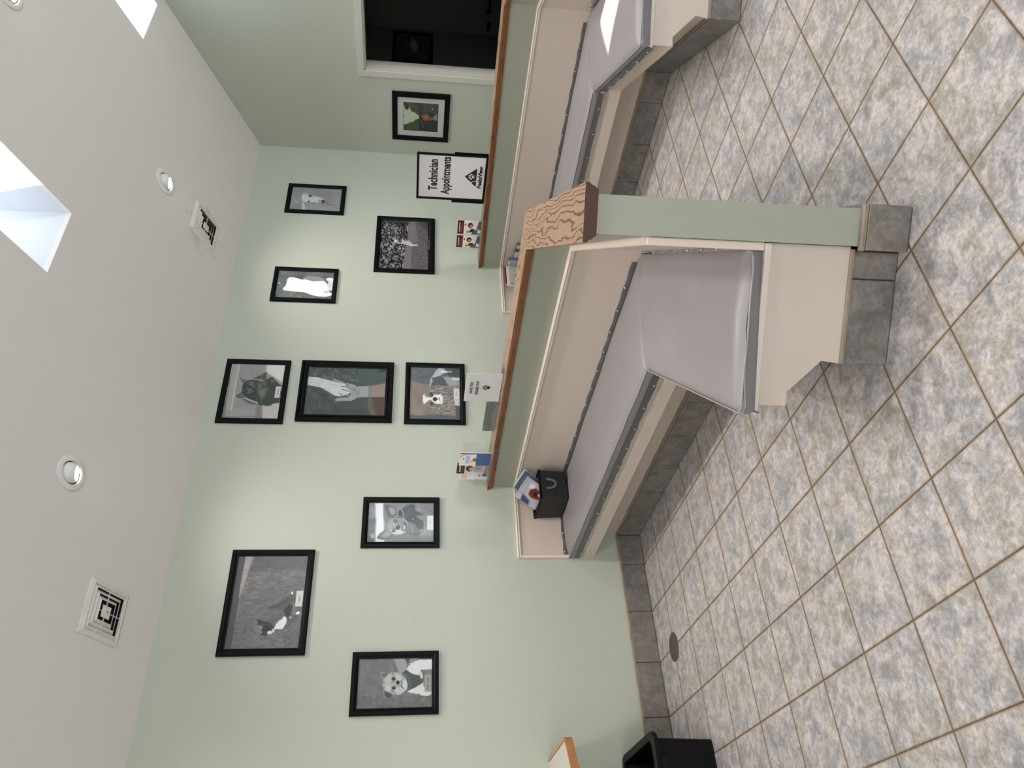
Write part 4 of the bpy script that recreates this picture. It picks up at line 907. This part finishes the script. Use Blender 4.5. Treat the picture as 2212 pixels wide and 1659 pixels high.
# text limits taken along the rail: world y -> local x = -(y-yc)
tx = lambda y: -(y-yc); tz = lambda z: z-zb
lettering(t, [('Technician', tx(-.809), tx(-1.108), tz(1.452), tz(1.524), -.0068, .03), ('Appointments', tx(-.775), tx(-1.139), tz(1.335), tz(1.424), -.0068, .03)], MT['ink'])
m = MB(); y_ = -.0068
m.add([(tx(-.862), y_, tz(1.149)), (tx(-1.045), y_, tz(1.149)), (tx(-.962), y_, tz(1.242)), (tx(-.905), y_, tz(1.189))], [(0, 1, 2, 3)]); lg = m.build('mountain_logo', MT['ink'], t)
m = MB(); m.add([(tx(-.924), y_-.0004, tz(1.149)), (tx(-.930), y_-.0004, tz(1.149)), (tx(-.908), y_-.0004, tz(1.196)), (tx(-.902), y_-.0004, tz(1.190))], [(0, 1, 2, 3)]); paw(m, tx(-.962), tz(1.186), .052, y_-.0004); m.build('paw_mark', MT['paper'], lg)
lettering(t, [('PeaksView', tx(-.852), tx(-1.067), tz(1.105), tz(1.139), -.0068, .05)], MT['ink'])
m = MB(); m.box(tx(-.93), tx(-1.03), -.0068, -.0062, tz(1.095), tz(1.0975)); m.build('small_print', MT['card_grey'], t)

def brochure_paint(kind):
    if kind == 'vet':
        p = Paint([(0, 0), (100, 0), (100, 210), (0, 210)], 44, 90, 41); p.fill((226, 220, 212)); p.poly([(0, 0), (100, 0), (100, 56), (0, 56)], (92, 34, 38), 2)
        p.line([(18, 20), (80, 18)], 9, (226, 200, 200), .9, 4); p.line([(12, 34), (60, 34)], 4, (180, 130, 132), .8, 3); p.line([(14, 44), (80, 44)], 3, (170, 120, 122), .7, 3)
        p.ell(70, 68, 8, 7, (176, 40, 52)); p.ell(66, 112, 20, 22, (74, 50, 44), 0, .3); p.ell(60, 116, 10, 13, (196, 140, 120), 0, .4); p.poly([(100, 118), (78, 130), (60, 150), (30, 164), (34, 180), (100, 176)], (222, 212, 222), 4)
        p.poly([(10, 100), (40, 118), (40, 150), (20, 150)], (52, 46, 50), 4); p.ell(18, 92, 12, 14, (176, 150, 130), 0, .5); p.poly([(0, 120), (30, 150), (40, 210), (0, 210)], (84, 76, 88), 4); p.poly([(44, 176), (100, 182), (100, 210), (30, 210)], (90, 80, 92), 4); p.line([(24, 168), (80, 186)], 8, (60, 42, 44)); p.poly([(10, 176), (36, 180), (30, 206), (8, 204)], (224, 214, 216), 3)
    elif kind == 'vet2':
        p = Paint([(0, 0), (100, 0), (100, 210), (0, 210)], 44, 90, 43); p.fill((206, 198, 202)); p.poly([(0, 0), (100, 0), (100, 52), (0, 52)], (70, 40, 42), 2)
        p.line([(18, 22), (84, 20)], 9, (220, 205, 205), .9, 4); p.line([(12, 38), (60, 38)], 4, (170, 130, 132), .8, 3); p.ell(46, 84, 26, 24, (66, 50, 46), 0, .3); p.ell(42, 96, 16, 18, (196, 152, 130), 0, .3)
        p.poly([(16, 112), (60, 116), (90, 130), (96, 170), (20, 168)], (170, 158, 176), 4); p.line([(50, 116), (44, 150), (60, 165)], 4, (60, 54, 60)); p.poly([(10, 160), (80, 168), (84, 178), (10, 176)], (206, 164, 144), 3); p.poly([(0, 180), (100, 182), (100, 210), (0, 210)], (142, 138, 136), 4)
    elif kind == 'plan':
        p = Paint([(0, 0), (100, 0), (100, 200), (0, 200)], 44, 88, 47); p.fill((226, 220, 228)); p.poly([(0, 108), (100, 108), (100, 200), (0, 200)], (32, 72, 140), 2); p.poly([(92, 0), (100, 0), (100, 110), (92, 110)], (52, 84, 150), 2)
        p.poly([(60, 0), (76, 0), (92, 26), (92, 44)], (222, 158, 116), 2); p.ell(54, 26, 5, 5, (90, 60, 64))
        for k in range(4): p.line([(18, 42+8*k), (84-6*(k % 2), 42+8*k)], 3.4, (90, 120, 178), .9, 2)
        p.ell(46, 96, 15, 13, (170, 120, 84), 0, .3); p.ell(46, 97, 6, 6, (96, 60, 44), 0, .4); p.line([(30, 80), (40, 76)], 4, (80, 90, 130)); p.ell(60, 150, 40, 40, (44, 86, 156), 0, 1, .5)
    elif kind == 'sheet':
        p = Paint([(0, 0), (100, 0), (100, 200), (0, 200)], 50, 88, 53); p.fill((228, 220, 232))
        for k in range(4): p.line([(14, 22+11*k), (88, 20+11*k)], 5, (214, 120, 110), .8, 3)
        for k in range(5): p.line([(30, 74+8*k), (90, 74+8*k)], 3, (170, 188, 214), .9, 3)
        p.poly([(40, 128), (84, 124), (88, 150), (44, 152)], (190, 186, 206), 3); p.ell(40, 148, 8, 7, (110, 60, 66)); p.poly([(34, 166), (100, 166), (100, 196), (34, 196)], (42, 36, 100), 2); p.line([(44, 182), (90, 182)], 4, (150, 146, 190), .8)
    elif kind == 'mag':
        p = Paint([(0, 0), (100, 0), (100, 170), (0, 170)], 60, 100, 59); p.fill((176, 170, 182)); p.poly([(0, 0), (100, 0), (100, 30), (0, 30)], (150, 148, 168), 20); p.poly([(0, 40), (30, 30), (20, 80), (0, 90)], (70, 72, 110), 10)
        p.poly([(40, 56), (60, 50), (78, 70), (74, 110), (90, 150), (60, 170), (30, 165), (44, 120), (34, 80)], (112, 62, 50), 6); p.ell(56, 62, 12, 10, (120, 56, 40), 20, .4); p.poly([(48, 80), (62, 76), (66, 100), (52, 104)], (50, 40, 42), 5); p.poly([(58, 96), (70, 100), (62, 124), (54, 112)], (214, 204, 200), 4); p.line([(50, 120), (40, 165)], 6, (190, 176, 168)); p.line([(70, 120), (84, 160)], 6, (80, 50, 46))
        p.poly([(62, 34), (84, 34), (86, 60), (74, 64)], (206, 200, 204), 3); p.poly([(0, 132), (34, 132), (34, 168), (0, 168)], (60, 50, 52), 2)
        for k in range(4): p.line([(5, 138+8*k), (30, 138+8*k)], 4, (200, 196, 196), .8, 2)
    elif kind == 'mag2':
        p = Paint([(0, 0), (100, 0), (100, 170), (0, 170)], 40, 66, 61); p.fill((84, 86, 96)); p.ell(50, 50, 40, 30, (110, 112, 124), 0, .8); p.line([(20, 30), (80, 32)], 8, (170, 170, 180))
    elif kind == 'mag3':
        p = Paint([(0, 0), (100, 0), (100, 170), (0, 170)], 40, 66, 67); p.fill((150, 178, 200)); p.line([(15, 26), (85, 26)], 14, (60, 84, 110)); p.ell(50, 90, 40, 40, (176, 116, 80), 0, .6)
    else:
        p = Paint([(0, 0), (100, 0), (100, 170), (0, 170)], 40, 66, 71); p.fill((60, 46, 44)); p.ell(60, 40, 20, 24, (190, 170, 160), 0, .4); p.poly([(0, 60), (100, 70), (100, 170), (0, 170)], (34, 28, 30), 10)
    return p
def leaflet(name, label, cat, mw, w, h, kind, thick=.004, back='card', group=None, curl=0):
    t = thing(name, label, cat, matrix=mw, group=group)
    m = MB(); m.box(-w/2, w/2, .0004, thick, 0, h); m.build('pages', MT[back], t)
    o = brochure_paint(kind).mesh(w, h, t, 'cover', y=0); o.location = (0, 0, h/2)
    return t
def acrylic_holder(label, mw, w, h, d, pockets=1, lip=.11):
    t = thing('leaflet_holder', label, 'leaflet holder', matrix=mw)
    e = .0022
    m = MB(); m.box(-w/2, w/2, d, d+e, 0, h); m.box(-w/2, w/2, 0, d, 0, e); m.box(-w/2, w/2, -e, 0, 0, lip)
    m.box(-w/2, -w/2+e, 0, d, 0, lip); m.box(w/2-e, w/2, 0, d, 0, lip)
    for k in range(1, pockets): m.box(-w/2+w*k/pockets, -w/2+w*k/pockets+e, 0, d, 0, lip)
    m.build('acrylic_body', MT['acryl'], t)
    return t
# far rail: two matching leaflets, each in its own clear pocket
z0 = railz(-.35)
acrylic_holder('clear two-pocket leaflet holder on the far oak rail', side_matrix(4.140, -.355, z0), .335, .17, .03, 2, .07)
leaflet('leaflet', 'maroon headed leaflet on the far rail, the one nearer the framed sign', 'leaflet', side_matrix(4.146, -.432, z0+.004), .150, .200, 'vet', group='maroon leaflets on the far rail')
leaflet('leaflet', 'maroon headed leaflet on the far rail, the one nearer the back wall', 'leaflet', side_matrix(4.146, -.272, z0+.004), .138, .200, 'vet', group='maroon leaflets on the far rail')
# near rail
z0 = railz(-.25)
acrylic_holder('clear three-pocket leaflet holder at the wall end of the near rail', side_matrix(1.925, -.262, z0), .465, .20, .06, 3, .10)
leaflet('leaflet', 'white and blue leaflet with orange corner, front of the near rail holder', 'leaflet', side_matrix(1.930, -.368, z0+.005), .162, .212, 'plan', .006)
leaflet('leaflet', 'brown headed leaflet showing a woman in lilac, between blue leaflet and white sheet', 'leaflet', side_matrix(1.946, -.225, z0+.004), .150, .222, 'vet2', .005)
leaflet('leaflet', 'white leaflet with red lines and navy foot, nearest the wall in the near holder', 'leaflet', side_matrix(1.962, -.105, z0+.004), .135, .200, 'sheet', .003)
m = MB(); rings = []
for k in range(9):
    q = k/8; rings.append([(1.985+.0, -.135+.10*q, z0+.006), (1.985+.02*q*q, -.135+.10*q, z0+.19-.012*q), (1.9865+.02*q*q, -.135+.10*q, z0+.19-.012*q), (1.9865, -.135+.10*q, z0+.006)])
m.loft(rings); o = m.build('loose_sheet', MT['paper']); tag(o, 'plain folded white sheet curling behind the leaflets by the wall', 'paper sheet')
# sheet in a slanted clear stand
zs = railz(-1.15)
t = thing('sign_holder', 'clear slanted stand holding the white HAVE YOU SIGNED IN sheet', 'sign holder', matrix=side_matrix(1.962, -1.152, zs+.001))
m = MB(); e = .002; m.box(-.143, .143, -.0035, -.0015, .004, .218); m.box(-.143, .143, .0015, .0035, .004, .218); m.box(-.155, .155, -.030, .055, 0, .003); m.build('acrylic_body', MT['acryl'], t)
t = thing('paper_sign', 'white HAVE YOU SIGNED IN sheet with paw print on the near rail', 'paper sign', matrix=side_matrix(1.962, -1.152, zs+.006))
m = MB(); m.box(-.140, .140, -.0008, .0008, 0, .214); m.build('sheet', MT['paper'], t)
ly = -.0042
lettering(t, [('HAVE YOU', -.054, .058, .169, .187, ly, .022), ('SIGNED IN??', -.066, .070, .134, .152, ly, .022)], MT['ink'])
m = MB(); paw(m, .006, .088, .044, ly); m.build('paw_mark', MT['ink'], t)
# engraved plaque leaning behind
t = thing('plaque', 'grey engraved plaque about waiting longer than 20 minutes, on the near rail', 'plaque', matrix=side_matrix(1.982, -.855, railz(-.85)+.001))
m = MB(); rr = .010; pts = []
for cx, cz, a0 in ((.21-rr, rr, -90), (.21-rr, .078-rr, 0), (-.21+rr, .078-rr, 90), (-.21+rr, rr, 180)):
    for k in range(5): a = math.radians(a0+22.5*k); pts.append((cx+rr*math.cos(a), cz+rr*math.sin(a)))
m.prism(pts, 0, .003, lambda u, v, t_: (u, t_, v)); m.build('plate', MT['plaque'], t)
lettering(t, [('IF YOU HAVE BEEN WAITING', -.150, .100, .062, .071, -.0006, .01, .1), ('LONGER THAN 20 MINUTES PLEASE', -.195, .125, .047, .056, -.0006, .01, .1), ('INFORM OUR FRONT DESK STAFF', -.190, .120, .032, .041, -.0006, .01, .1), ('Thank You', .04, .10, .017, .025, -.0006, .01, .1)], MT['ink2'])

# woven basket with magazines
bx0, bx1, by0, by1, bz0, bz1 = 1.652, 1.868, -.345, -.045, .552, .745
t = thing('woven_basket', 'black woven basket of magazines in the wall corner of the near bench', 'basket', ((bx0+bx1)/2, (by0+by1)/2, bz0))
m = MB(); cx_, cy_ = (bx0+bx1)/2, (by0+by1)/2; hx, hy = (bx1-bx0)/2, (by1-by0)/2
rings = []
for z, k, in ((0, .93), (.004, .94), (.1, .97), (bz1-bz0, 1.0), (bz1-bz0, .965), (.1, .935), (.010, .90)):
    rings.append([(sx*hx*k, sy*hy*k, z) for sx, sy in ((-1, -1), (1, -1), (1, 1), (-1, 1))])
m.loft(rings); m.build('basket_body', MT['weave'], t, bevel=.004)
m = MB(); k = 1.006; zt = bz1-bz0
m.loft([[(sx*hx*a, sy*hy*a, z) for a, z in ((1.012, zt-.016), (1.012, zt+.002), (.955, zt+.002), (.955, zt-.016))] for sx, sy in ((-1, -1), (1, -1), (1, 1), (-1, 1), (-1, -1))], caps=False); m.build('rim', MT['blackp'], t)
m = MB(); rings = []
for k in range(15):
    a = PI*k/14; x = .034*math.cos(a); z = zt*.74-.062*math.sin(a)**.8 if 0 < k < 14 else zt*.74
    c_, s_ = math.cos(a), math.sin(a)
    rings.append([(x-c_*.008, -hy*1.005-.004, z+s_*.008), (x+c_*.008, -hy*1.005-.004, z-s_*.008), (x+c_*.008, -hy*1.005-.007, z-s_*.008), (x-c_*.008, -hy*1.005-.007, z+s_*.008)])
m.loft(rings); m.build('handle', MT['gray'], t)
def magazine(label, top_left, w, h, kind, tilt, name='magazine', back='pages'):
    X = Vector((H, -H, 0)); Z = Vector((0, 0, 1)); a = math.radians(tilt)
    ex = X*math.cos(a)-Z*math.sin(a); ez = X*math.sin(a)+Z*math.cos(a); ey = ez.cross(ex)
    org = Vector(top_left)+ex*(w/2)-ez*h
    mw = Matrix(((ex.x, ey.x, ez.x, org.x), (ex.y, ey.y, ez.y, org.y), (ex.z, ey.z, ez.z, org.z), (0, 0, 0, 1)))
    return leaflet(name, label, 'magazine', mw, w, h, kind, .004, back, group='magazines in the woven basket')
m1 = magazine('white-blue business magazine with a horse and jockey cover, front of the basket', (1.758, -.178, .896), .165, .23, 'mag', 34)
lettering(m1, [('B', -.078, -.048, .192, .222, -.0006, .01), ('USINESS', -.046, .070, .195, .216, -.0006, .005)], MT['card'])
magazine('grey covered magazine right behind the horse magazine in the basket', (1.812, -.200, .894), .14, .215, 'mag2', 31)
magazine('pale blue magazine third from the front in the basket', (1.832, -.205, .900), .135, .22, 'mag3', 33)
magazine('dark brown covered magazine at the back of the basket', (1.838, -.19, .875), .13, .20, 'mag4', 38)

# books on the far bench, in the corner
def book(label, x0, x1, y0, y1, h, cover, lean=0, yaw_=0, pages=True, motif=False):
    t = thing('book', label, 'book', ((x0+x1)/2, y1, .556), (lean, 0, yaw_), group='books in the corner of the far bench')
    w, d = x1-x0, y1-y0
    m = MB(); m.box(-w/2, w/2, -d, -d+.003, 0, h); m.box(-w/2, w/2, -.003, 0, 0, h); m.box(w/2-.003, w/2, -d, 0, 0, h); m.build('cover', MT[cover], t)
    m = MB(); m.box(-w/2+.004, w/2-.003, -d+.003, -.003, .004, h-.005); m.build('pages', MT['pages'], t)
    if motif:
        m = MB(); m.box(-w/2+.012, w/2-.004, -d-.0006, -d, .01, h-.02); c = m.build('cover_panel', MT['card_grey'], t)
        m = MB(); m.box(-w/2+.012, -w/2+.018, -d-.0012, -d-.0006, .02, h-.02)
        for cx_, cz_, r_ in ((.0, h*.70, .020), (.04, h*.60, .026)):
            m.add([(cx_+r_*math.cos(q)*(1.3 if k % 2 else .8), -d-.0012, cz_+r_*math.sin(q)) for k, q in enumerate([2*PI*i/12 for i in range(12)])], [tuple(range(12))])
        m.build('dark_motif', MT['ink'], c)
    return t
book('white book with black spiky motif, nearest the viewer in the far corner', 3.745, 3.965, -.155, -.135, .285, 'pages', .10, 0, motif=True)
book('maroon book behind the white one on the far bench', 3.80, 4.0, -.115, -.085, .295, 'red', .08)
book('thin violet-blue book right of the maroon one', 4.02, 4.05, -.20, -.035, .262, 'blue2', 0)
book('navy book between the violet-blue and the grey ones', 4.052, 4.082, -.27, -.11, .215, 'blue', 0)
book('grey book on the far bench against the partition', 4.084, 4.107, -.315, -.15, .200, 'gray', 0)
book('black book on the far bench, farthest from the back wall', 4.07, 4.103, -.50, -.335, .165, 'redbag', 0)

# open storage tote under the desk
t = thing('storage_tote', 'open black plastic storage tote on the floor under the desk corner', 'storage bin', (-.16, -.38, 0))
X0, X1, Y0, Y1 = -.27, .255, -.31, .345
def rrect(x0, x1, y0, y1, r, z, n=5):
    o = []
    for cx, cy, a0 in ((x1-r, y0+r, -90), (x1-r, y1-r, 0), (x0+r, y1-r, 90), (x0+r, y0+r, 180)):
        for k in range(n+1): a = math.radians(a0+90*k/n); o.append((cx+r*math.cos(a), cy+r*math.sin(a), z))
    return o
m = MB(); s = .022
m.loft([rrect(X0+s, X1-s, Y0+s, Y1-s, .03, .002), rrect(X0+.008, X1-.008, Y0+.008, Y1-.008, .03, .306), rrect(X0+.012, X1-.012, Y0+.012, Y1-.012, .03, .306), rrect(X0+s+.004, X1-s-.004, Y0+s+.004, Y1-s-.004, .03, .008)]); o = m.build('body', MT['blackp'], t); smooth_angle(o)
m = MB(); e = .046
m.loft([rrect(X0+.006, X1-.006, Y0+.006, Y1-.006, .05, .300), rrect(X0-.018, X1+.022, Y0-.018, Y1+.010, .06, .303), rrect(X0-.020, X1+.024, Y0-.020, Y1+.012, .06, .325), rrect(X0-.014, X1+.018, Y0-.014, Y1+.008, .058, .332), rrect(X0+.020, X1-.020, Y0+.020, Y1-.022, .04, .332), rrect(X0+.022, X1-.022, Y0+.022, Y1-.024, .04, .318), rrect(X0+.013, X1-.013, Y0+.013, Y1-.014, .04, .306)], caps=False); o = m.build('rim', MT['blackp'], t); smooth_angle(o)
for k, y in enumerate((-.26, -.02, .27)):
    m = MB(); m.box(X1-.006, X1+.008, y-.014, y+.014, .3318, .3326); m.build('lid_slot', MT['blackin'], t)
for x in (-.1, .12):
    m = MB(); m.box(x-.03, x+.03, Y0-.016, Y0-.010, .255, .300); m.build('grip', MT['blackp'], t, bevel=.003)

# desk corner at the left edge
t = thing('wall_desk', 'beige laminate desk corner with wood edge at the lower left', 'desk', (-.9, -.4, .72))
zt_ = .762; poly = [(.110, -.003), (.110, -.545), (-.40, -.88), (-1.9, -.88), (-1.9, -.003)]
pl = [(x+.9, y+.4) for x, y in poly]
def inset(q): return [(x, y) for x, y in q]
m = MB(); m.prism([(x-.004 if x > .9 else x, y) for x, y in pl], .003, zt_-.72, lambda u, v, z: (u, v, z)); m.build('desk_top', MT['laminate'], t)
m = MB(); e_ = .016
def edge_piece(a, b):
    a, b = Vector((*a, 0)), Vector((*b, 0)); d = (b-a).normalized(); n_ = Vector((d.y, -d.x, 0))
    a2, b2 = a-n_*0, b-n_*0; q = [a2+n_*e_, b2+n_*e_, b2, a2]
    m.hexa([(p.x, p.y, 0) for p in q]+[(p.x, p.y, zt_-.7195) for p in q])
edge_piece(pl[2], (pl[1][0]-.002, pl[1][1])); edge_piece(pl[1], pl[0]); edge_piece(pl[3], pl[2]); m.build('wood_edge', MT['wood_desk'], t)
m = MB(); m.box(-1.0, -.96, -.44, .39, -.72, .003); m.build('support_panel', MT['laminate'], t)
m = MB(); m.box(-.1, .0, .375, .397, -.10, .003); m.build('wall_bracket', MT['laminate'], t)

# floor drain cover
m = MB(); m.lathe([(.0001, .004), (.080, .004), (.085, .002), (.085, .0002)], 40); o = m.build('drain_cover', MT['drain']); o.location = (.658, -.330, 0); smooth_angle(o); tag(o, 'round brown drain cover in the floor tiles near the back wall', 'drain cover')
# wall blemishes
m = MB(); m.lathe([(.0001, .0022), (.010, .0026), (.017, .0010), (.022, .0016), (.026, .0002)], 28, lambda x, y, h_: (x*1.0, -h_, y*1.25)); o = m.build('trim_2', MT['green']); o.location = (.962, 0, 1.574); smooth_angle(o); struct(o, 'small painted-over dimple in the back wall')
m = MB(); m.add([(.09*math.cos(a)*(1+.15*math.sin(3*a)), -.0006, .035*math.sin(a)) for a in [2*PI*k/30 for k in range(30)]], [tuple(range(30))]); o = m.build('trim_3', mat('touch_up_paint', (.53, .57, .49), .5)); o.location = (3.085, 0, 1.56); struct(o, 'lighter touched-up paint patch on the back wall')

# dark rail with knobbed ends in the unlit room
t = thing('grab_rail', 'black rail with round knob end in the unlit room', 'rail', (7.88, -.15, .86))
for y0, y1, zz in ((-.9, -.18, .0), (-.02, .06, -.01)):
    m = MB(); m.tube([(-.04, y0, zz), (-.04, y1, zz)], .012, 10); m.build('bar', MT['black'], t)
    m = MB(); m.lathe([(.0001, -.03), (.02, -.024), (.03, 0), (.02, .024), (.0001, .03)], 16, lambda x, y, h_: (x-.04, y1+h_-.0, y+zz) if y0 < -.5 else (x-.04, y0+h_, y+zz)); m.build('knob', MT['black'], t)
m = MB(); m.tube([(-.04, -.6, 0), (.018, -.6, 0)], .008, 8); m.build('bracket', MT['black'], t)
